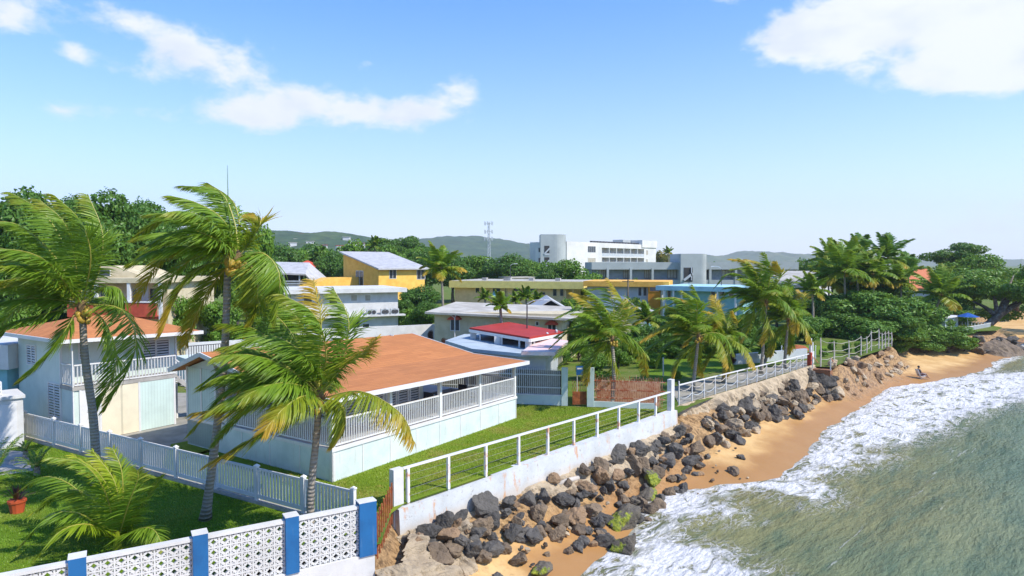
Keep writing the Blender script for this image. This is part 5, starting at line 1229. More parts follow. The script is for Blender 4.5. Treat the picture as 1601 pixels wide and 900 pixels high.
palm([PD(152,752,26.2)*(1,1,0), PD(146,655,26.1), PD(133,560,26), PD(129,490,26)], PD(128,480,26), 'tallest left palm with curved trunk leaning left above the young palm, crown blown left', [(pxf(c, D), y) for c, y in frA], 4, 125, 1.3, 11, (.17,.12), wd=.05, wind=(-.6,.1,-.02), auto=7, yel=.2, scale=1.1)
# --- tall palm B
D = 22.5
frB = [([(373,400,0),(366,345,.3),(342,298,.5),(285,290,.8)],0),([(372,400,0),(350,345,-.5),(310,318,-.8),(268,306,-1)],0),([(370,400,0),(330,345,.8),(270,335,1.2),(215,368,1.5)],0),
  ([(368,402,0),(310,368,-.5),(250,382,-1),(205,415,-1.2)],0),([(368,405,0),(310,382,1),(248,410,1.5),(215,472,1.8)],1),([(366,410,0),(320,415,-.8),(280,455,-1.2),(253,520,-1.4)],1),
  ([(375,400,0),(392,375,.3),(407,350,.5),(398,334,.7)],1),([(378,402,0),(412,396,-.5),(437,430,-.8),(432,500,-.9)],0),([(378,405,0),(400,430,-.3),(402,475,-.4),(388,520,-.5)],1),
  ([(370,402,0),(374,350,.8),(362,312,1.2),(325,286,1.5)],0),([(378,402,0),(408,402,.8),(428,425,1),(440,470,1.2)],0),([(365,408,0),(335,440,.8),(305,495,1),(290,540,1.2)],1),([(370,402,0),(330,370,-1.5),(280,360,-2),(225,385,-2.6)],0),([(366,404,0),(320,395,1.8),(270,430,2.4),(240,490,2.8)],0)]
pb = palm([PD(321,819,22.6)*(1,1,0), PD(334,710,22.5), PD(350,570,22.5), PD(356,425,22.5)], PD(371,405,22.5), 'tallest palm in the foreground with grey trunk and yellow coconuts, second from the left', [(pxf(c, D), y) for c, y in frB], 3.6, 125, 1.15, 12, (.155,.115), wd=.045, nuts=22, wind=(-.6,.1,-.03), auto=7, yel=.2, scale=1.0)
g = MB(); g.tube([PD(368,400,22.6), PD(357,330,22.7), PD(355.5,258,22.8)], [.035,.022,.006], 5); g.build('spear_leaf', palm_g, pb)
# --- palm C
D = 21.
frC = [([(503,615,0),(500,560,0),(502,500,0),(490,438,.2)],1),([(505,615,0),(540,570,0),(570,548,-.3),(590,528,-.4)],1),([(503,612,0),(535,560,.5),(545,500,.8),(522,452,1)],0),
  ([(500,615,0),(450,560,.5),(400,515,.8),(345,505,1)],0),([(498,612,0),(470,545,.8),(430,492,1.2),(375,470,1.4)],0),([(495,615,0),(430,570,-.5),(375,562,-.8),(315,600,-1)],0),
  ([(495,618,0),(430,590,-.8),(365,605,-1),(300,675,-1.2)],0),([(498,622,0),(450,645,-1),(395,685,-1.3),(325,725,-1.5)],1),([(505,622,0),(565,612,-.4),(625,645,-.7),(648,692,-.8)],1),
  ([(503,625,0),(532,630,0),(540,662,0),(526,692,0)],1),([(498,620,0),(440,605,.5),(385,640,.8),(335,695,1)],0),([(500,612,0),(475,555,-.8),(425,525,-1.2),(360,540,-1.5)],0),
  ([(497,618,0),(440,612,-1.2),(380,632,-1.6),(305,645,-1.8)],1),([(500,612,0),(488,540,1.5),(450,480,2),(400,455,2.3)],0),([(498,615,0),(450,585,1.8),(395,560,2.4),(340,575,2.8)],0),([(500,610,0),(510,550,-.8),(490,490,-1.2),(440,460,-1.5)],0)]
palm([PD(486,848,21.1)*(1,1,0), PD(486,770,21), PD(494,690,21), PD(499,630,21)], PD(500,622,21), 'nearest palm in front of the picket fence with orange-tipped drooping frond, third from the left', [(pxf(c, D), y) for c, y in frC], 3.7, 130, 1.2, 13, (.14,.10), wd=.042, nuts=8, wind=(-.55,.1,-.04), droop=.7, auto=14, yel=.3, scale=.95)
# --- young palm D
D = 20.4
frD = [([(182,852,0),(186,800,0),(178,750,0),(145,705,0)],1),([(182,852,0),(180,790,-.3),(155,740,-.5),(115,712,-.6)],1),([(185,850,0),(192,790,.3),(190,735,.4),(176,700,.5)],0),([(186,855,0),(205,815,.2),(232,775,.3),(250,746,.3)],1),
  ([(180,842,0),(150,785,.5),(105,765,.8),(55,800,1)],1),([(178,845,0),(130,805,-.6),(80,805,-1),(35,850,-1.2)],0),([(178,840,0),(120,765,.8),(70,745,1.2),(35,765,1.4)],0),([(185,850,0),(212,828,-.5),(240,828,-.8),(256,858,-1)],0),
  ([(180,845,0),(140,820,-1.2),(95,830,-1.8),(60,868,-2)],1),([(182,845,0),(165,770,-1),(130,725,-1.4),(80,715,-1.6)],0),([(182,850,0),(200,790,-1),(215,750,-1.3),(215,735,-1.4)],0),([(180,845,0),(150,800,1.5),(110,790,2.2),(70,830,2.6)],0)]
rnd = np.random.default_rng(14); base = PZ(184, 868, 0); rt = empty('young_palm', base, 'young trunkless palm with yellow-green fronds on the left lawn behind the block wall', 'palm tree')
g = MB(); g.tube([base, base+np.array([0,0,.25]), base+np.array([0,0,.7])], [.16,.13,.06], 8); g.build('trunk', palm_y, rt)
for c, y in frD: make_frond(rt, pxf(c, D), 105, .85, (-.25,.06,0), .55, rnd, palm_l if y else palm_g, wd=.042, rach=.03)
# --- middle palms by the rope railing
def mid(px, yb, cx, cy, label, Rp, D=None, seed=1, yel=.35, nl=70, auto=5, lean=None, **k):
    D = D or PZ(px, yb)[1]; b_ = PD(px, yb, D)*(1,1,0); c = PD(cx, cy, D); m_ = (b_+c)/2+np.array([(lean or 0), 0, 0]); L = Rp/F0*D
    tpl = [([(.03,-.3),(.1,-.62),(-.02,-.98)],0),([(.0,-.35),(-.1,-.75),(-.35,-.92)],0),([(-.1,-.35),(-.35,-.7),(-.7,-.75)],0),([(-.2,-.3),(-.55,-.5),(-.95,-.4)],0),([(-.25,-.15),(-.62,-.2),(-1.0,.12)],1),
           ([(-.2,0),(-.55,.12),(-.85,.5)],0),([(-.12,.08),(-.35,.35),(-.5,.8)],1),([(.02,.15),(.08,.45),(.0,.8)],1),([(.22,.0),(.48,.18),(.58,.6)],1),([(.18,-.08),(.42,-.02),(.62,.3)],0),
           ([(.15,-.28),(.3,-.48),(.28,-.72)],1),([(.12,-.2),(.3,-.28),(.4,-.15)],0),([(-.1,-.2),(-.4,-.3),(-.75,-.15)],0),([(-.15,-.4),(-.3,-.62),(-.6,-.62)],0),([(-.05,-.3),(-.2,-.6),(-.5,-.85)],0),([(-.3,-.05),(-.6,.05),(-.95,.35)],0)]
    rnd = np.random.default_rng(seed); fr = []
    for i, (pp, y) in enumerate(tpl):
        ct = [c]; dd = rnd.uniform(-.55, .55)*L
        for j, (x, yy) in enumerate(pp): ct.append(PD(cx+(x+rnd.normal(0, .05))*Rp, cy+(yy+rnd.normal(0, .05))*Rp, D+dd*(j+1)/3))
        fr.append((ct, y or rnd.random() < yel*.5))
    return palm([b_, m_, c], c, label, fr, L, nl, L*.31, seed+100, k.pop('r', (.14,.10)), auto=auto, wd=.06*D/41, segs=2, nuts=8, wind=(-.5,.08,-.03), droop=.6, scale=L/4.2, **k)
mid(957, 636, 957, 530, 'palm with straight trunk in the middle, in front of the rusty bar fence', 92, seed=21, lean=.1)
mid(1083, 611, 1092, 525, 'palm with many yellow-orange fronds behind the rope railing, left of a smaller palm', 84, seed=22, yel=.9)
mid(1131, 592, 1134, 536, 'small yellowing palm between the orange-fronded palm and the tall one', 66, seed=23, yel=1.0, D=49)
mid(1190, 590, 1198, 473, 'tall palm with thin trunk behind the rope railing, rising in front of the grey wing', 82, seed=24, yel=.15, D=53)
mid(1226, 578, 1232, 500, 'palm next to the right end of the rope railing with light dry-looking fronds', 68, seed=25, yel=.3, D=56)
# palms further away
def far_palm(cx, cy, D, label, Rp, seed, yb=None, bx=None, nf=16, dark=False, yel=.15, wind=(-.4,.06,0), **k):
    c = PD(cx, cy, D); b_ = np.array([PD(bx or cx, 450, D)[0], D, k.pop('z0', 0.)]); L = Rp/F0*D
    return palm([b_, (b_+c)/2+np.array([.15,0,0]), c], c, label, [], L, 46, L*.33, seed, (.16,.11), auto=nf, wd=.0018*D, segs=2, nuts=6, wind=wind, droop=.7, scale=L/4.2, yel=yel, dark=dark, **k)
far_palm(690, 420, 72, 'drooping palm left of the yellow-edged house with long hanging fronds', 46, 31, yel=.4)
far_palm(782, 478, 56, 'small palm standing in front of the beige house roof', 27, 32, nf=14, yel=.1, wind=(-.1,0,0))
far_palm(822, 464, 84, 'small bushy palm before the yellow-edged house, right of the shrubs', 20, 33, nf=14, wind=(-.1,0,0))
for i, (x, y) in enumerate(((758,466),(806,470),(840,470))): far_palm(x, y, 92, ['low bright palm at the left corner of the yellow-edged house','low bright palm centred before the yellow-edged house','low bright palm near the right end of the yellow-edged house'][i], 17, 34+i, nf=12, wind=(-.1,0,0))
far_palm(1320, 425, 84, 'leafy palm at the left of the dense coastal trees', 56, 41, nf=20, yel=.1)
far_palm(1295, 440, 92, 'lower palm at the left edge of the dense coastal trees', 45, 42, nf=16, yel=.2)
far_palm(1388, 405, 95, 'tallest wind-swept palm standing above the dense coastal trees', 48, 43, nf=16, dark=True, wind=(-.3,0,.1))
far_palm(1345, 398, 100, 'dark ragged palm rising on the skyline above the coastal trees', 40, 44, nf=14, dark=True)
far_palm(1365, 430, 88, 'broad palm in the middle of the dense coastal trees', 48, 45, nf=18)
far_palm(1420, 425, 110, 'palm just left of the clay tile roof', 36, 46, nf=14, dark=True)
far_palm(1472, 462, 84, 'leaning palm with pale trunk over the sea-grape bushes near the point', 50, 47, nf=18, bx=1442, z0=-.5)
far_palm(1395, 520, 80, 'low palm hidden among the sea-grape bushes', 30, 49, nf=12, dark=True)
far_palm(500, 405, 140, 'far palm in the tree belt left of the yellow house', 22, 51, nf=12, dark=True)
far_palm(1045, 395, 215, 'distant palm on the skyline right of the hotel', 12, 52, nf=12, yel=.5)
far_palm(586, 385, 150, 'distant palm in front of the spreading trees behind the yellow house', 18, 53, nf=12)
far_palm(1196, 548, 58, 'small dark cycad-like palm at the foot of the tall thin-trunked palm', 20, 54, nf=18, dark=True, wind=(0,0,0), name='cycad')
# ------------------------------------------------------------------ broadleaf trees
def leaves(mb, blobs, n, size, rnd, flat=0.):
    """n leaf clusters (bent quads) over and through lumpy blobs"""
    vol = np.array([b[3]*b[4]*b[5] for b in blobs])**.667; pick = rnd.choice(len(blobs), n, p=vol/vol.sum()); Bb = np.array(blobs)[pick]
    d = rnd.normal(0, 1, (n, 3)); d /= np.linalg.norm(d, axis=1)[:, None]
    rr = rnd.uniform(.55, 1.05, n)**.6; lump = 1+.22*np.sin(d[:, 0]*5+Bb[:, 0]*3)*np.sin(d[:, 1]*5+Bb[:, 1])*np.sin(d[:, 2]*6+2)
    C = Bb[:, :3]+d*Bb[:, 3:6]*(rr*lump)[:, None]
    nrm = d*.8+rnd.normal(0, .55, (n, 3)); nrm[:, 2] += .35+flat; nrm /= np.linalg.norm(nrm, axis=1)[:, None]
    a = np.cross(nrm, rnd.normal(0, 1, (n, 3))); a /= np.linalg.norm(a, axis=1)[:, None]; b = np.cross(nrm, a)
    s = (size*rnd.uniform(.6, 1.35, n))[:, None]; a = a*s; b = b*s*.62
    V = np.stack([C-a*.5, C-b*.5+nrm*s*.06, C+a*.5-nrm*s*.12, C+b*.5+nrm*s*.06], 1)
    mb.add(V.reshape(-1, 3), [(4*i, 4*i+1, 4*i+2, 4*i+3) for i in range(n)], 0)
def tree_proto(seed, kind, n, size):
    """unit tree: height 1, crown radius ~.5; returns trunk mesh and crown mesh"""
    rnd = np.random.default_rng(seed); blobs = []; g = MB()
    if kind == 'round': th, cen, R, RZ, nb = .3, .62, .33, .27, 15
    elif kind == 'spread': th, cen, R, RZ, nb = .45, .78, .48, .13, 18
    elif kind == 'tall': th, cen, R, RZ, nb = .25, .55, .24, .36, 16
    else: th, cen, R, RZ, nb = .08, .42, .42, .33, 16    # bush
    g.tube([(0,0,-.05),(.01,.01,th*.5),(0,0,th)], [.035,.028,.022], 8)
    for k in range(nb):
        a = k*2.4+rnd.uniform(-.3, .3); q = ((k+.5)/nb)**.5; h = rnd.uniform(-1, 1)
        c = np.array([cos(a)*R*q*(1-.35*abs(h)), sin(a)*R*q*(1-.35*abs(h)), cen+RZ*h*.85]); r_ = rnd.uniform(.10, .17)*(1.15 if kind != 'spread' else .95)
        blobs.append((*c, r_*1.15, r_*1.15, r_*(.85 if kind != 'spread' else .42)))
        if k % 2 == 0:
            m_ = np.array([c[0]*.45, c[1]*.45, th+(c[2]-th)*.5]); g.tube([(0,0,th*.9), m_, c], [.018,.011,.004], 5)
    blobs.append((0, 0, cen, R*.55, R*.55, RZ*.7))
    lb = MB(); leaves(lb, blobs, n, size, rnd, .5 if kind == 'spread' else 0)
    return g, lb
PROTO = {}
def proto(key, seed, kind, n, size, leafm):
    g, lb = tree_proto(seed, kind, n, size); PROTO[key] = (g.mesh('trunk', bark_t, True), lb.mesh('crown', leafm))
proto('big', 1, 'round', 26000, .030, L_dark); proto('big2', 2, 'tall', 22000, .030, L_dark); proto('midr', 3, 'round', 9000, .045, L_mid); proto('darkr', 4, 'round', 9000, .045, L_dark)
proto('bright', 5, 'round', 8000, .05, L_bright); proto('spread', 6, 'spread', 9000, .035, L_dark); proto('spread2', 7, 'spread', 12000, .030, L_grape); proto('bush', 8, 'bush', 9000, .05, L_grape)
proto('bushm', 9, 'bush', 6000, .06, L_mid); proto('bushb', 10, 'bush', 5000, .07, L_bright); proto('yel', 11, 'round', 6000, .055, L_yellow); proto('red', 12, 'bush', 2500, .09, L_red); proto('bushd', 13, 'bush', 8000, .05, L_dark)
proto('tallm', 14, 'tall', 9000, .045, L_mid); proto('dark2', 15, 'round', 10000, .04, L_mid)
def tree(key, px, D, yt, wpx, label, name='tree', cat='tree', z0=0., group=None, rot=None):
    h = PD(px, yt, D)[2]-z0; wd_ = wpx/F0*D; tr, cr = PROTO[key]
    x = PD(px, 450, D)[0]; r = empty(name, (x, D, z0), label, cat, group); r.rotation_euler.z = rot if rot is not None else random.uniform(0, 6.28)
    k = {'s': 1.15, 'b': 1.05}.get(key[0], .85)
    r.scale = (wd_/k, wd_/k, h)
    for nm, me in (('trunk', tr), ('crown', cr)): o = bpy.data.objects.new(nm, me); COL.objects.link(o); o.parent = r
    return r
T = tree
T('big', 45, 62, 274, 230, 'large dark green tree behind the leftmost palm'); T('big', 165, 66, 278, 230, 'large dark green tree on the skyline between the two tall palms'); T('big2', 245, 72, 308, 170, 'dark tree behind the crown of the second palm')
T('big2', -40, 60, 300, 180, 'dark tree cut off by the left edge'); T('big', 110, 80, 290, 190, 'dark tree filling the gap behind the tall trees on the left', rot=1)
T('bright', 405, 92, 352, 74, 'bright yellow-green tree right of the second tall palm'); T('tallm', 372, 85, 372, 60, 'mid green tree behind the coconuts of the second palm'); T('darkr', 330, 88, 350, 120, 'dark tree right behind the second palm')
T('bushb', 425, 100, 397, 50, 'bright bush left of the grey metal roof'); T('midr', 300, 70, 430, 80, 'mid green tree between the mint house and the second palm', rot=2); T('bushm', 345, 64, 455, 90, 'bush behind the pale garden wall, left of the tall palm trunk')
for i, (k, px, D, yt, w_, lab) in enumerate([('darkr',445,135,380,70,'dark tree below the wooded hill, far left of the belt'),('midr',485,140,378,60,'mid green tree above the red gazebo'),('darkr',515,132,392,60,'dark tree right of the red gazebo'),('bright',548,150,374,70,'bright green rounded tree left of the yellow house'),
     ('spread',596,165,366,90,'dark spreading tree behind the yellow house roof'),('dark2',578,140,392,60,'tree touching the left wall of the yellow house'),('spread',648,170,364,80,'flat-topped dark tree right of the yellow house roof, on the skyline'),('midr',630,150,376,80,'mid green tree behind the grey shed roof'),('darkr',668,145,388,70,'dark tree between the yellow house and the drooping palm'),
     ('darkr',708,150,394,76,'dark round tree under the hill, left of the phone mast'),('dark2',748,155,394,80,'dark tree at the foot of the phone mast'),('darkr',792,150,396,76,'dark tree right of the phone mast'),('dark2',828,160,400,60,'dark tree beside the left wall of the hotel'),('midr',880,128,398,84,'round green tree in front of the hotel'),('bushm',918,120,415,60,'lower green tree right in front of the hotel tree'),
     ('darkr',858,125,412,50,'shaded tree left of the round hotel tree'),('yel',1036,260,385,34,'yellow-flowering tree right of the hotel'),('midr',1058,255,396,30,'green tree right of the yellow-flowering one'),('bushm',998,112,424,26,'bush above the orange roof edge'),('bushm',957,116,428,40,'bush between the grey wing and the orange roof'),
     ('midr',1155,160,404,40,'small tree on the roofline behind the grey wing'),('dark2',1190,165,405,40,'small dark tree left of the far grey block'),('midr',1262,150,397,40,'round tree over the far pale block'),('dark2',1282,150,400,34,'dark tree at the right end of the far pale block'),('midr',1110,180,404,24,'tiny tree just right of the grey stair tower'),
     ('darkr',655,95,445,64,'dark tree behind the right end of the white two-storey building'),('bushb',648,84,470,50,'bright bush right of the white two-storey building'),('darkr',672,82,470,50,'dark bush left of the drooping palm'),('bushm',700,80,480,46,'green bush under the drooping palm'),('bushd',628,92,458,40,'dark shrub at the corner of the white two-storey building'),
     ('bushd',470,112,420,60,'dark shrubs below the red gazebo'),('darkr',545,115,415,60,'dark tree in front of the yellow annexe'),('bushb',745,86,466,40,'bright shrub left of the yellow-edged house corner'),('bushm',790,88,468,50,'green shrub before the yellow-edged house'),('bushb',850,84,474,50,'bright shrub at the right of the beige roof'),('bushm',892,90,455,50,'green shrub right of the yellow-edged house'),
     ('bushm',905,60,485,50,'green shrub between the pavilion and the middle palm'),('bushd',1005,62,495,70,'dark shrub right of the middle palm'),('bushd',985,92,452,50,'dark brown-green shrub under the orange roof'),('bushd',1040,66,500,60,'dark shrub left of the orange-fronded palm'),('bushm',985,58,520,60,'leafy shrub behind the middle palm'),('bushd',1085,72,478,70,'dark shrub behind the orange-fronded palm'),('bushm',1150,70,482,70,'shrub behind the small yellowing palm'),
     ('bushd',850,52,555,50,'low dark hedge plants beyond the white barred fence'),('bushm',820,50,556,40,'leafy plants beyond the white barred fence'),('bushd',1260,84,455,60,'dark tree beside the barrel-roofed building'),('bushm',930,50,545,60,'plants behind the mint gate pillars'),('darkr',1215,90,440,60,'dark tree in front of the barrel-roofed building'),
     ('bushm',450,66,470,70,'green bushes left of the white two-storey building'),('bushb',880,58,540,40,'bright plants right of the pavilion')]):
    T(k, px, D, yt, w_, lab, name='shrub' if k.startswith('bush') else 'tree', cat='shrub' if k.startswith('bush') else 'tree')
# coastal mass on the right
for (k, px, D, yt, w_, lab) in [('bushd',1290,86,455,90,'dark dense tree at the left end of the coastal thicket'),('bush',1335,84,450,110,'dark broad-leaved tree in the coastal thicket under the leafy palm'),('bush',1385,82,455,110,'glossy broad-leaved tree in the middle of the coastal thicket'),('darkr',1360,95,430,100,'shaded tree behind the coastal thicket'),
     ('bush',1430,82,465,90,'broad-leaved tree left of the leaning palm'),('bushd',1312,80,490,80,'dark shrub right behind the wire fence start'),('bush',1350,78,500,90,'sea-grape shrub above the wire fence'),('bush',1415,78,498,80,'sea-grape shrub overhanging the sand'),('midr',1420,112,474,50,'mid green tree below the clay tile roof'),
     ('spread',1490,140,388,90,'flat-topped tree on the skyline right of the clay tile roof'),('dark2',1520,132,405,90,'green tree behind the spreading beach tree'),('midr',1455,118,474,50,'tree right below the clay tile roof'),('dark2',1500,112,440,80,'dense tree left of the spreading beach tree')]:
    T(k, px, D, yt-14, w_*1.15, lab, name='tree' if k not in ('bush', 'bushd') else 'sea_grape', cat='tree' if k not in ('bush', 'bushd') else 'sea grape', z0=-.6 if k.startswith('bush') else 0)
for (px, D, yt, w_, lab) in [(1450,80,505,70,'rounded sea-grape bush over the sand below the leaning palm'),(1485,81,500,80,'large sea-grape bush at the right end of the thicket, above the rocks'),(1510,82,520,46,'yellowish low bush at the tip of the thicket'),(1400,79,515,60,'low dark bush at the edge of the sand')]:
    T('bush' if px != 1510 else 'bushb', px, D, yt, w_, lab, name='sea_grape', cat='sea grape', z0=-1.9)

for (k, px, D, yt, w_, lab) in [('bushm',20,55,450,90,'green bushes behind the utility shed at the left edge'),('bushd',70,70,440,110,'dark bushes left of the pinkish house'),('bushd',-20,48,470,80,'dark bush cut by the left edge above the shed'),('midr',280,60,450,60,'tree between the pinkish house and the tall palm trunk'),
   ('bushd',420,74,450,70,'dark shrubs at the left end of the white two-storey building'),('darkr',400,120,400,80,'dark tree behind the dark timber house'),('dark2',455,150,382,80,'dense tree in the belt under the wooded hill'),('darkr',500,155,380,80,'dark tree beneath the white hillside houses'),('midr',530,135,390,60,'mid green tree left of the bright rounded one'),
   ('bushd',640,100,440,60,'dark tree at the right corner of the yellow house'),('bushd',1120,66,500,60,'dark shrub between the two yellowing palms'),('bushd',1010,80,470,60,'dark shrub in front of the orange end wall'),('bushm',1060,84,468,60,'green shrub in front of the teal building'),('bushd',1175,74,480,70,'dark bush left of the tall thin-trunked palm'),
   ('bushd',1480,100,450,70,'dark bush behind the leaning palm'),('bushm',1500,96,478,50,'leafy bush left of the pale blue terrace'),('bush',1465,90,470,70,'broad-leaved bush behind the leaning palm crown'),('midr',1590,125,420,90,'mid green tree behind the spreading beach tree, right edge'),('bushd',940,70,500,60,'dark bush behind the middle palm crown'),
   ('bushd',905,78,478,60,'dark shrub by the dark gable roof'),('bush',1260,74,478,70,'dark broad-leaved shrub above the brick pillar')]:
    T(k, px, D, yt, w_, lab, name='shrub' if k.startswith('bush') else 'tree', cat='shrub' if k.startswith('bush') else 'tree')

for (k, px, D, yt, w_, lab) in [('bushm',968,56,520,40,'leafy bush right behind the crown of the middle palm'),('bushb',1025,56,545,34,'bright low bush in the field left of the orange-fronded palm'),('bushd',1060,62,520,60,'dark shrub behind the left fronds of the orange-fronded palm'),('bushm',1110,62,530,50,'green shrub between the two yellowing palm trunks'),('bushd',1215,66,500,60,'dark shrub behind the two right-hand railing palms'),
   ('bushm',890,66,505,60,'shrub beside the right end of the beige house'),('bush',1160,66,520,50,'broad-leaved shrub left of the thin-trunked palm'),('bushd',740,58,510,30,'small dark shrub in front of the beige house, left of the pavilion')]:
    T(k, px, D, yt, w_, lab, name='shrub', cat='shrub')
for i, (cx, cy, D, R_) in enumerate(((1300,410,98,44),(1340,418,90,46),(1408,440,90,40),(1270,455,80,36),(905,505,62,36),(1012,500,66,34))):
    far_palm(cx, cy, D, ['slender palm behind the left edge of the thicket','palm with pale ribs between the leafy palm and the skyline palms','palm hanging over the glossy sea-grapes','short palm in front of the barrel-roofed building','slim palm behind the middle palm on its left','slim palm between the middle palm and the orange-fronded one'][i], R_, 70+i, nf=16, yel=.2)
# spreading beach tree with leaning dark trunk
c0 = PD(1538, 513, 97); c1 = PD(1560, 495, 97); c2 = PD(1575, 470, 98); r = empty('beach_almond_tree', c0, 'wide spreading tree with thick dark leaning trunk over the far beach', 'tree')
g = MB(); g.tube([c0-np.array([1.5,0,1.2]), c0, c1, c2], [.75,.65,.5,.35], 8)
for e in ((1520,470),(1600,465),(1550,440),(1640,450),(1585,430)): g.tube([c1, PD((1560+e[0])/2, (490+e[1])/2, 99), PD(*e, 100)], [.4,.25,.08], 6)
g.build('trunk', bark_t, r, smooth=True)
rnd = np.random.default_rng(40); bl = []
for k in range(34):
    x = rnd.uniform(1485, 1700); y = rnd.uniform(418, 492) if x > 1520 else rnd.uniform(425, 470); c = PD(x, max(y, 412+abs(x-1590)*.12), 100+rnd.uniform(-7, 8)); bl.append((*c, rnd.uniform(1.6,3.2), rnd.uniform(1.6,3.2), rnd.uniform(.6,1.1)))
lb = MB(); leaves(lb, bl, 26000, .42, rnd, .5); lb.build('crown', L_mid, r)
# small planted things
T('red', 672.5, 60.5, 505, 9, 'tall burgundy shrub at the left corner of the beige house', name='shrub', cat='shrub', rot=0)
T('red', 693, 57, 519, 16, 'dark red ti plants below the arched window of the beige house', name='shrub', cat='shrub'); T('red', 712, 56, 520, 18, 'dark red low plants in front of the beige house wall', name='shrub', cat='shrub')
T('red', 1143, 57, 546, 18, 'reddish low bush behind the small yellowing palm', name='shrub', cat='shrub')
T('bushm', 1150, 60, 540, 26, 'round green bush beside the reddish one behind the rope railing', name='shrub', cat='shrub'); T('bushb', 1060, 50, 575, 18, 'bright weeds in the field beyond the rusty bars', name='shrub', cat='shrub')
for i, (x, y) in enumerate(((1303,525),(1327,530),(1345,528),(1290,540))): T('bushb', x, 66-i, y, 16, ['bright young plant at the left of the wire fence','bright young plant at the second fence post on the sand bank','bright young plant near the tall posts on the sand bank','low bright weeds by the gate at the stairs'][i], name='shrub', cat='shrub')
# white retaining strip and upturned red boat in the field
g = MB(); FWf = Fr(PZ(1150, 570)[:2], PZ(1262, 560)[:2]); g.box(0, FWf.len, 0, .3, 0, .9, 0, FWf)
tag(g.build('low_grey_wall', louvre), 'low pale grey wall behind the rope railing palms', 'wall')
c = PZ(1246, 548); g = MB(); g.add([c+np.array(v) for v in [(-1.3,0,.1),(-.9,-.45,.05),(0,-.55,.05),(.9,-.45,.05),(1.3,0,.1),(.9,.45,.05),(0,.55,.05),(-.9,.45,.05),(-.8,0,.5),(0,0,.62),(.8,0,.5)]],
   [(0,1,8),(1,2,9,8),(2,3,10,9),(3,4,10),(4,5,10),(5,6,9,10),(6,7,8,9),(7,0,8),(7,6,5,4,3,2,1,0)])
tag(g.build('upturned_boat', rustgate), 'small upturned rust-coloured boat on the grass left of the brick pillar', 'boat')
# potted plant and dark arching plants on the left lawn
c = PZ(27, 801); r = empty('potted_plant', c, 'terracotta pot with dark burgundy plant on the left lawn', 'potted plant')
g = MB(); g.tube([c, c+np.array([0,0,.42])], [.20,.27], 12); g.tube([c+np.array([0,0,.38]), c+np.array([0,0,.46])], [.29,.29], 12); g.build('pot', terracotta_pot, r)
lb = MB(); rnd = np.random.default_rng(2)
for k in range(40):
    a = rnd.uniform(0, 2*pi); e_ = rnd.uniform(.4, 1.4); p0 = c+np.array([0,0,.42]); d = np.array([cos(a)*cos(e_), sin(a)*cos(e_), sin(e_)]); s_ = np.cross(d, [0,0,1]); s_ = s_/np.linalg.norm(s_)*.035; L = rnd.uniform(.35,.75)
    lb.add([p0-s_*.4, p0+s_*.4, p0+d*L*.6+s_, p0+d*L*.6-s_, p0+d*L-np.array([0,0,.08])], [(0,1,2,3),(3,2,4)])
lb.build('foliage', L_red, r)
for i, (x, y, yt, lab) in enumerate(((-12,758,722,'dark arching sago palm cut by the left edge'),(58,742,722,'small spiky dark palm beside the path on the left lawn'),(40,716,695,'variegated low plant at the corner of the shed'))):
    c = PZ(x, y); rnd = np.random.default_rng(60+i); r = empty('sago_palm', c, lab, 'plant'); L = (1.9, .95, .6)[i]
    g = MB(); g.tube([c, c+np.array([0,0,.35])], [.12,.1], 8); g.build('trunk', bark_p, r)
    for k in range(14): make_frond(r, auto_curve(c+np.array([0,0,.35]), k*2.4, radians(20+50*((k*.618) % 1)), L, (-.05,0,0), 1.0), 24, L*.16, (0,0,0), .3, rnd, palm_d, wd=.035, segs=2, rach=.02)
for i, (x, y) in enumerate(((46,731),(38,737),(54,738),(30,742))):
    pass
# ================================================================== rocks
from mathutils import noise as mnoise
def rock_mesh(seed, mat, sub=4, stretch=(1, .8, .65)):
    rnd = np.random.default_rng(seed); bm = bmesh.new(); bmesh.ops.create_icosphere(bm, subdivisions=sub, radius=1)
    N = rnd.normal(0, 1, (11, 3)); N /= np.linalg.norm(N, axis=1)[:, None]; Hh = rnd.uniform(.50, .86, 11)
    for v in bm.verts:
        d = np.array(v.co); dots = N@d; r_ = min(1.0, *[h/x for h, x in zip(Hh, dots) if x > .15] or [1.0])
        r_ = r_*(1+.05*sin(7*d[0]+seed)*sin(6*d[1])+.13*mnoise.fractal(Vector(d*2.2+seed), .8, 2.2, 5)-.10*abs(mnoise.noise(Vector(d*3.1-seed))))
        v.co = Vector(d*r_*np.array(stretch))
    me = bpy.data.meshes.new('rock'); bm.to_mesh(me); bm.free(); me.materials.append(mat); return me
RM = {}
for k, m_ in (('dark', R_dark), ('brown', R_brown), ('red', R_red), ('tan', R_tan), ('moss', R_moss)):
    RM[k] = [rock_mesh(10*i+len(k), m_, stretch=(1, .75+.05*(i % 4), .6+.06*(i % 3))) for i in range(6)]
for k in RM:
    for me in RM[k]: me.polygons.foreach_set('use_smooth', [False]*len(me.polygons))
placed = []
ROCKG = {'near': 'boulders piled along the foot of the white sea wall', 'mid': 'boulders heaped below the rope railing', 'far': 'rocks at the wooded point beyond the beach'}
def rock(x, y, r, kind, label, group=None, rnd=random, sink=.35, zadd=0., rot=None, idx=None, nm='boulder'):
    z = float(terrain(np.array([x]), np.array([y]))[0][0]); o = bpy.data.objects.new(nm, RM[kind][rnd.randrange(6) if idx is None else idx]); COL.objects.link(o)
    o.location = (x, y, z+r*(.62-sink)+zadd); o.scale = (r*rnd.uniform(.85, 1.15), r*rnd.uniform(.8, 1.1), r*rnd.uniform(.85, 1.2))
    o.rotation_euler = rot or (rnd.uniform(-.5, .5), rnd.uniform(-.5, .5), rnd.uniform(0, 6.3)); placed.append((x, y, r))
    return tag(o, label, nm, group)
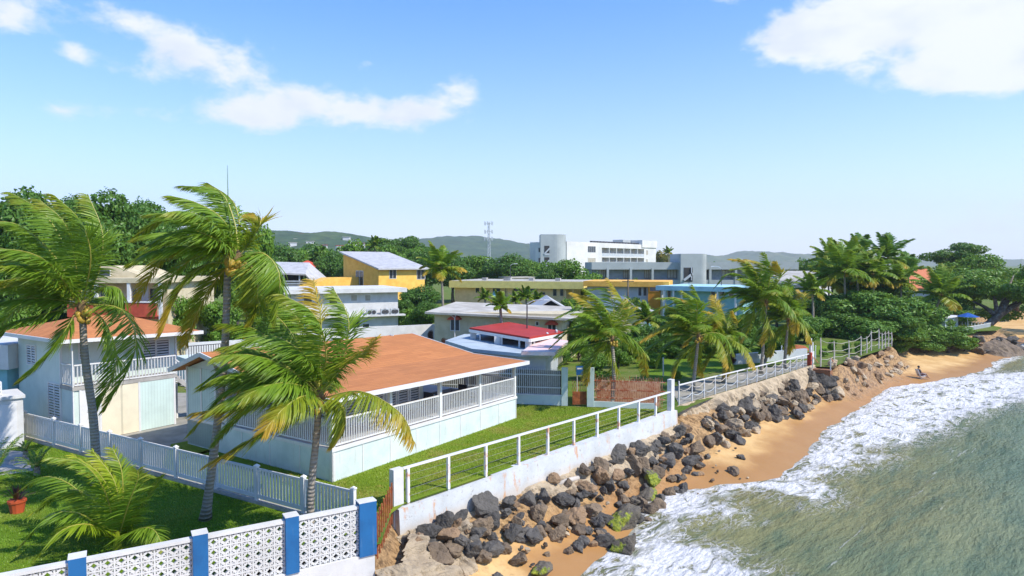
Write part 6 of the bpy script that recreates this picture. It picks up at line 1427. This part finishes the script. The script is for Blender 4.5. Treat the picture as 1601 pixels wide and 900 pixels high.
# the individual ones one can name: (px, py centre, radius px, kind, z guess, label)
NAMED = [(978,812,34,'moss',-2.5,'big moss-topped boulder standing at the edge of the surf'),(978,855,27,'moss',-2.6,'yellow-mossed boulder lowest in the surf, ringed by foam'),(1012,776,22,'moss',-2.5,'dark mossy boulder at the waterline above the big one'),(990,783,16,'moss',-2.6,'flat yellow-green rock partly buried in sand'),
 (1015,747,20,'moss',-2.3,'bright mossy flat rock below the dark pile'),(1147,732,13,'brown',-2.5,'lone brown rock in the middle of the open sand'),(1158,711,8,'dark',-2.4,'small dark rock above the lone brown one on the sand'),(905,851,15,'dark',-2.4,'flat dark green-tinted rock lying on the sand near the bottom'),
 (963,710,24,'dark',-1.6,'pointed black boulder against the white wall, topmost of the pile'),(916,762,18,'red',-1.9,'smooth reddish brown boulder in the dark pile'),(988,723,20,'brown',-1.8,'brown rounded boulder right of the pointed black one'),(735,858,24,'dark',-1.9,'blue-black slab leaning on the tan outcrop'),
 (757,868,20,'brown',-2.0,'brown-grey block beside the blue-black slab'),(812,872,20,'brown',-2.2,'round warty brown rock near the bottom of the picture'),(845,888,20,'moss',-2.3,'rock with yellow moss at the bottom edge of the picture'),(790,855,14,'brown',-2.1,'dark brown rock above the round warty one'),
 (825,778,18,'dark',-1.6,'grey-green rounded boulder right below the wall'),(816,836,16,'dark',-2.0,'round black boulder in the lower pile'),(905,822,18,'brown',-2.2,'tall ribbed brown boulder at the lower edge of the pile'),(880,815,20,'brown',-2.1,'upright brown boulder left of the ribbed one'),
 (940,826,12,'dark',-2.4,'small round black rock left of the big mossy boulder'),(925,770,14,'dark',-2.0,'black block right of the reddish boulder'),(855,860,7,'brown',-2.3,'fist-like small rock on the sand'),(780,895,12,'dark',-2.3,'dark rock cut by the bottom edge'),
 (1085,703,20,'brown',-1.9,'brown boulder at the right end of the near pile'),(1110,692,16,'brown',-1.9,'rounded grey-brown boulder ending the near pile'),(1052,704,20,'dark',-1.8,'grey flat-faced boulder below the wall corner'),(1018,705,18,'dark',-1.7,'black split boulder left of the grey flat-faced one'),
 (1210,650,20,'dark',-1.9,'large light-topped grey boulder in the middle heap'),(1252,633,14,'brown',-2.1,'reddish brown rock at the right edge of the middle heap'),(1250,650,14,'dark',-2.2,'dark rock lying lowest at the end of the middle heap'),(1240,605,20,'dark',-1.3,'big grey boulder under the right end of the railing'),
 (1285,600,22,'dark',-1.5,'huge dark grey boulder beside the beach stairs'),(1265,590,18,'dark',-1.2,'dark brown boulder above the huge one by the stairs'),(1297,607,10,'dark',-2.0,'dark rock at the foot of the stairs'),(1310,620,8,'brown',-2.1,'isolated dark rock on the sand beyond the stairs'),
 (1163,633,18,'dark',-1.3,'blue-grey flat boulder high on the bank below the railing'),(1222,640,12,'brown',-2.0,'brown rock in the middle heap next to the light-topped boulder')]
rr = random.Random(3)
for (px, py, rp, k, z, lab) in NAMED:
    for z in np.arange(-.6, -2.9, -.04):
        p = PZ(px, py, z); tz_, dB_, _ = terrain(p[:1], p[1:2])
        if dB_[0] > .35 and tz_[0] >= z-.25: break
    else: p = PZ(px, py, -.95)
    r_ = rp/F0*p[1]*1.05; rock(p[0], p[1], r_, k, lab, rnd=rr, sink=.30)
def scatter(a, b, n, kinds, rmin, rmax, group, label, dmin, dmax, seed, maxtry=6000, clamp=.62, nm_=None):
    rnd = random.Random(seed); c = 0; t = 0
    P_ = [p for p in bankL]; pts = []
    while c < n and t < maxtry:
        t += 1; s = rnd.random(); # along the bank between stations a..b
        seg = P_[a:b+1]; cl = [0]
        for (x0, y0), (x1, y1) in zip(seg[:-1], seg[1:]): cl.append(cl[-1]+math.hypot(x1-x0, y1-y0))
        d = s*cl[-1]; j = max(i for i in range(len(cl)-1) if cl[i] <= d); f = (d-cl[j])/max(cl[j+1]-cl[j], 1e-6)
        x = seg[j][0]+(seg[j+1][0]-seg[j][0])*f; y = seg[j][1]+(seg[j+1][1]-seg[j][1])*f; dx, dy = seg[j+1][0]-seg[j][0], seg[j+1][1]-seg[j][1]; l = math.hypot(dx, dy); nx, ny = dy/l, -dx/l
        q = rnd.random()**1.1; dm = dmax if not hasattr(dmax, '__len__') else float(np.interp(s, [0, .25, .42, .7, 1], dmax)); off = dmin+(dm-dmin)*q; x += nx*off; y += ny*off; r_ = rmin+(rmax-rmin)*rnd.random()**1.8
        if any((x-u)**2+(y-v)**2 < (clamp*(r_+w_))**2 for u, v, w_ in placed): continue
        k = rnd.choice(kinds); lb = label[k] if isinstance(label, dict) else label
        if isinstance(label, dict):
            sz = 'big' if r_ > rmin+.55*(rmax-rmin) else ('middling' if r_ > rmin+.2*(rmax-rmin) else 'smaller')
            wh_ = (('at the sand edge' if q > .62 else ('halfway down' if q > .28 else 'high by the wall')))
            if 'sandstone' in label[k]: lb = sz+' '+label[k]+' lump '+('low' if q > .5 else 'high')+' in the eroded bank, '+['beside the stairs','below the first wire fence posts','below the middle of the wire fence','below the tall fence posts','at the far fence end'][int(s*5)]
            sec = int(s*5); al = ((['by the rusty gate', 'below the first rail posts', 'below the middle of the white rail', 'past the middle of the white rail', 'towards the far wall pillar']) if 'sea wall' in label[k] else
                   (['near the white end pillar', 'below the first rope bays', 'below the middle of the rope railing', 'near the brick pillar', 'beside the beach stairs']))[sec]
            if 'sandstone' not in label[k]: lb = sz+' '+lb.split(' boulder')[0]+' boulder '+wh_+', '+al
        rock(x, y, r_, k, lb, group, rnd, sink=.30+.1*q, zadd=.25*(1-q), nm=nm_ or ('stone' if rmax < .2 else 'boulder')); c += 1
    return c
iA = 4; iSW = 6
c1 = scatter(5, 8, 132, ['dark','dark','dark','dark','brown','brown','red'], .24, .70, ROCKG['near'], {'dark': 'dark grey boulder in the pile along the foot of the white sea wall', 'brown': 'brown boulder in the pile along the foot of the white sea wall', 'red': 'reddish boulder in the pile along the foot of the white sea wall'}, .55, [1.7, 3.2, 4.1, 3.2, 2.6], 1, clamp=.34)
c2 = scatter(9, 12, 98, ['dark','dark','brown','brown','tan'], .30, .74, ROCKG['mid'], {'dark': 'dark grey boulder in the heap between the rope railing and the sand', 'brown': 'brown boulder in the heap between the rope railing and the sand', 'tan': 'sand-coloured boulder in the heap between the rope railing and the sand'}, .5, 2.5, 2, clamp=.32)
c3 = scatter(5, 9, 45, ['brown','tan','dark'], .07, .17, 'small stones scattered between the boulders', 'small stone lying between boulders and sand under the white sea wall', .8, 5.0, 4, clamp=.5)
# rocks at the point
rnd = random.Random(9)
for k in range(28):
    t = rnd.random(); px = 1528+62*t; py = 530+26*rnd.random()-10*abs(t-.5)*rnd.random(); z = -2.5+1.6*(558-py)/35; D_ = 82+8*t; p = PD(px, py, D_)
    o = bpy.data.objects.new('boulder', RM[rnd.choice(['dark','brown','dark'])][rnd.randrange(6)]); COL.objects.link(o); r_ = rnd.uniform(.45, 1.15); o.location = p; o.scale = (r_*1.4, r_, r_*.9); o.rotation_euler = (rnd.uniform(-.4,.4), rnd.uniform(-.3,.3), rnd.uniform(0,6))
    tag(o, 'dark boulder '+('at the near tip' if t < .25 else 'left of the middle' if t < .5 else 'right of the middle' if t < .75 else 'at the seaward end')+' of the rocky point, '+('low by the water' if py > 545 else 'half way up' if py > 537 else 'high up'), 'boulder', ROCKG['far'])
rough_mass('rock_point', R_brown, [PD(1520,548,83), PD(1540,535,84), PD(1565,528,86), PD(1592,545,89)], 2.4, 3.2, 40, 'mass of brown rock under the boulders at the wooded point', 'rock', n=60, m_=14)
scatter(11, 14, 42, ['tan','tan','red'], .25, .7, 'sandstone lumps eroding out of the sandy bank', {k_: {'tan': 'sandy ', 'red': 'reddish '}[k_]+'sandstone' for k_ in ('tan', 'red')}, -.1, 1.6, 8, clamp=.3, nm_='stone')
# driftwood log
a = PZ(872, 757, -1.2); b_ = PZ(904, 747, -1.2); g = MB(); g.tube([a, (a+b_)/2+np.array([0,0,.03]), b_], [.10,.12,.11], 9); tag(g.build('driftwood_log', driftm, smooth=True), 'pale driftwood log lying across the boulders by the sea wall', 'log')
# ================================================================== person in beach chair
pc_ = PZ(1441, 590, -2.45); base = pc_.copy(); base[2] = float(terrain(np.array([base[0]]), np.array([base[1]]))[0][0])
ch = empty('beach_chair', base, 'low pale folding beach chair on the open sand facing the sea', 'chair')
g = MB(); B_ = lambda x, y, z: base+np.array([x, y, z])
g.hexa([B_(-.25,-.27,.28), B_(.28,-.27,.32), B_(.28,.27,.32), B_(-.25,.27,.28), B_(-.25,-.27,.31), B_(.28,-.27,.35), B_(.28,.27,.35), B_(-.25,.27,.31)]); g.build('seat', chairm, ch)
g = MB(); g.hexa([B_(-.27,-.27,.28), B_(-.24,-.27,.28), B_(-.24,.27,.28), B_(-.27,.27,.28), B_(-.55,-.27,.95), B_(-.51,-.27,.96), B_(-.51,.27,.96), B_(-.55,.27,.95)]); g.build('backrest', chairm, ch)
for s_ in (-.27, .27):
    g = MB(); g.tube([B_(-.35,s_,0), B_(.25,s_,.34)], .015, 5); g.tube([B_(.3,s_,0), B_(-.3,s_,.34)], .015, 5); g.tube([B_(-.42,s_,.55), B_(.2,s_,.55), B_(.27,s_,.3)], .016, 5); g.build('leg', louvre, ch)
def skin_person(base):
    J = {'pelvis':(-.15,0,.45,.15),'waist':(-.22,0,.62,.13),'chest':(-.32,0,.85,.15),'neck':(-.34,0,1.02,.06),'head0':(-.31,0,1.10,.075),'head':(-.29,0,1.19,.10),'headtop':(-.30,0,1.27,.07)}
    for s_, n in ((1,'l'),(-1,'r')):
        J.update({f'hip{n}':(-.08,.11*s_,.43,.11),f'knee{n}':(.33,.14*s_,.56,.07),f'ank{n}':(.58,.15*s_,.14,.045),f'toe{n}':(.76,.17*s_,.09,.03),
                  f'sh{n}':(-.32,.19*s_,.93,.065),f'elb{n}':(-.20,.30*s_,.68,.048),f'wr{n}':(.05,.25*s_,.60,.033),f'pa{n}':(.12,.23*s_,.59,.036)})
        for i in range(4): J[f'fi{n}{i}'] = (.19,(.205+.016*i)*s_,.575-.004*i,.010); J[f'ft{n}{i}'] = (.235-.008*abs(i-1),(.203+.017*i)*s_,.55,.009)
        J[f'th{n}'] = (.12,.19*s_,.59,.012); J[f'tt{n}'] = (.165,.175*s_,.58,.010)
    E = [('pelvis','waist'),('waist','chest'),('chest','neck'),('neck','head0'),('head0','head'),('head','headtop')]
    for n in 'lr':
        E += [('pelvis',f'hip{n}'),(f'hip{n}',f'knee{n}'),(f'knee{n}',f'ank{n}'),(f'ank{n}',f'toe{n}'),('chest',f'sh{n}'),(f'sh{n}',f'elb{n}'),(f'elb{n}',f'wr{n}'),(f'wr{n}',f'pa{n}'),(f'pa{n}',f'th{n}'),(f'th{n}',f'tt{n}')]
        for i in range(4): E += [(f'pa{n}',f'fi{n}{i}'),(f'fi{n}{i}',f'ft{n}{i}')]
    ks = list(J); me = bpy.data.meshes.new('person'); me.from_pydata([tuple(base+np.array(J[k][:3])) for k in ks], [(ks.index(a), ks.index(b)) for a, b in E], [])
    o = bpy.data.objects.new('person', me); COL.objects.link(o); me.materials.append(skin_m)
    md = o.modifiers.new('skin', 'SKIN'); sv = me.skin_vertices[0].data
    for i, k in enumerate(ks): sv[i].radius = (J[k][3],)*2; sv[i].use_root = (k == 'pelvis')
    md.use_smooth_shade = True; ss = o.modifiers.new('sub', 'SUBSURF'); ss.levels = ss.render_levels = 2
    return o
pn = skin_person(base); tag(pn, 'person sitting in a beach chair facing the sea, wearing dark clothes and red shorts', 'person')
def cl(name, parts, mat):
    g = MB()
    for pts, rads in parts: g.tube([B_(*p) for p in pts], rads, 10)
    o = g.build(name, mat, pn, smooth=True); o.matrix_parent_inverse = Matrix.Identity(4); return o
cl('shorts', [([(-.17,0,.40),(-.2,0,.58)], [.19,.165]), ([(-.1,.1,.44),(.2,.135,.53)], [.135,.105]), ([(-.1,-.1,.44),(.2,-.135,.53)], [.135,.105])], cloth_m)
cl('shirt', [([(-.2,0,.57),(-.26,0,.72),(-.33,0,.9),(-.35,0,.98)], [.165,.165,.175,.09]), ([(-.32,.12,.93),(-.25,.27,.76)], [.1,.07]), ([(-.32,-.12,.93),(-.25,-.27,.76)], [.1,.07])], darkin)
g = MB(); g.ball(B_(-.33,0,1.22), (.115,.108,.11), 0, 12, 8); o = g.build('hair', hair_m, pn, smooth=True); o.matrix_parent_inverse = Matrix.Identity(4)
g = MB(); [g.ball(B_(-.198,s_*.035,1.195), .012, 0, 6, 4) for s_ in (-1, 1)]; o = g.build('eyes', hair_m, pn); o.matrix_parent_inverse = Matrix.Identity(4)
g = MB(); g.add([B_(-.20,-.015,1.19), B_(-.20,.015,1.19), B_(-.165,0,1.155), B_(-.2,0,1.145)], [(0,1,2),(0,2,3),(1,3,2)]); g.ball(B_(-.205,0,1.12), (.012,.028,.008), 0, 6, 4); [g.ball(B_(-.30,s_*.10,1.18), (.02,.012,.032), 0, 6, 5) for s_ in (-1, 1)]
o = g.build('face_features', skin_m, pn); o.matrix_parent_inverse = Matrix.Identity(4)
# ================================================================== grass blades on the lawns
def grass_blades(name, poly, n, h, mat, seed, holes=()):
    rnd = np.random.default_rng(seed); P_ = np.array([p[:2] for p in poly]); lo, hi = P_.min(0), P_.max(0); X = rnd.uniform(lo[0], hi[0], n*3); Y = rnd.uniform(lo[1], hi[1], n*3)
    k = inside(X, Y, [tuple(p) for p in P_])
    for hp in holes: k &= ~inside(X, Y, [tuple(p) for p in hp])
    X, Y = X[k][:n], Y[k][:n]; n = len(X); a = rnd.uniform(0, 2*pi, n); hh = h*rnd.uniform(.5, 1.3, n); w_ = .012+.006*rnd.random(n)
    b0_ = np.stack([X-np.cos(a)*w_, Y-np.sin(a)*w_, np.zeros(n)], 1); b1_ = np.stack([X+np.cos(a)*w_, Y+np.sin(a)*w_, np.zeros(n)], 1); t_ = np.stack([X+rnd.normal(0, .35, n)*hh-.2*hh, Y+rnd.normal(0, .35, n)*hh, hh], 1)
    g = MB(); g.add(np.stack([b0_, b1_, t_], 1).reshape(-1, 3), [(3*i, 3*i+1, 3*i+2) for i in range(n)]); o = g.build(name, mat); o['kind'] = 'stuff'
    return tag(o, {'left': 'short green grass of the lawn left of the picket fence', 'sea': 'short yellow-green grass of the lawn along the sea wall'}[seed_name], 'grass')
G_l = leaf_mat('blade_green', (.12,.25,.012), (.21,.36,.02), (.30,.32,.05), trans=.3); G_s = leaf_mat('blade_sea', (.17,.29,.015), (.29,.36,.035), (.40,.30,.09), trans=.3)
hfoot = [FH(0,0,0)[:2], FH(13.4,0,0)[:2], FH(13.4,10.4,0)[:2], FH(0,10.4,0)[:2]]
pathp = [PZ(-60,735)[:2], PZ(-10,745)[:2], PZ(52,736)[:2], PZ(42,706)[:2], PZ(-60,700)[:2]]
seed_name = 'left'; grass_blades('grass', [BW[0]-bu*-.2, BWe, FenA+(-3,-1), FenA+(0,-.2), FenB+(0,-.2)], 90000, .055, G_l, 1, (pathp,))
seed_name = 'sea'; grass_blades('grass', [FenB+(.2,0), SWl(0,.15), SWl(19.4,.15), PZ(1040,640)[:2], PZ(760,632)[:2], FH(0,6,0)[:2]], 70000, .06, G_s, 2, (hfoot,))
# ================================================================== air
g = MB(); g.box(-3850, 3850, -1400, 4550, -12, 420); m = bpy.data.materials.new('haze'); m.use_nodes = True; m.node_tree.nodes.clear(); nt = NT(m.node_tree)
v = nt.n('ShaderNodeVolumePrincipled'); v.inputs['Color'].default_value = (.90,.96,1,1); v.inputs['Density'].default_value = .00017; v.inputs['Anisotropy'].default_value = .2
oo = nt.n('ShaderNodeOutputMaterial'); nt.L.new(v.outputs[0], oo.inputs['Volume']); hz = g.build('haze', m); hz['kind'] = 'stuff'
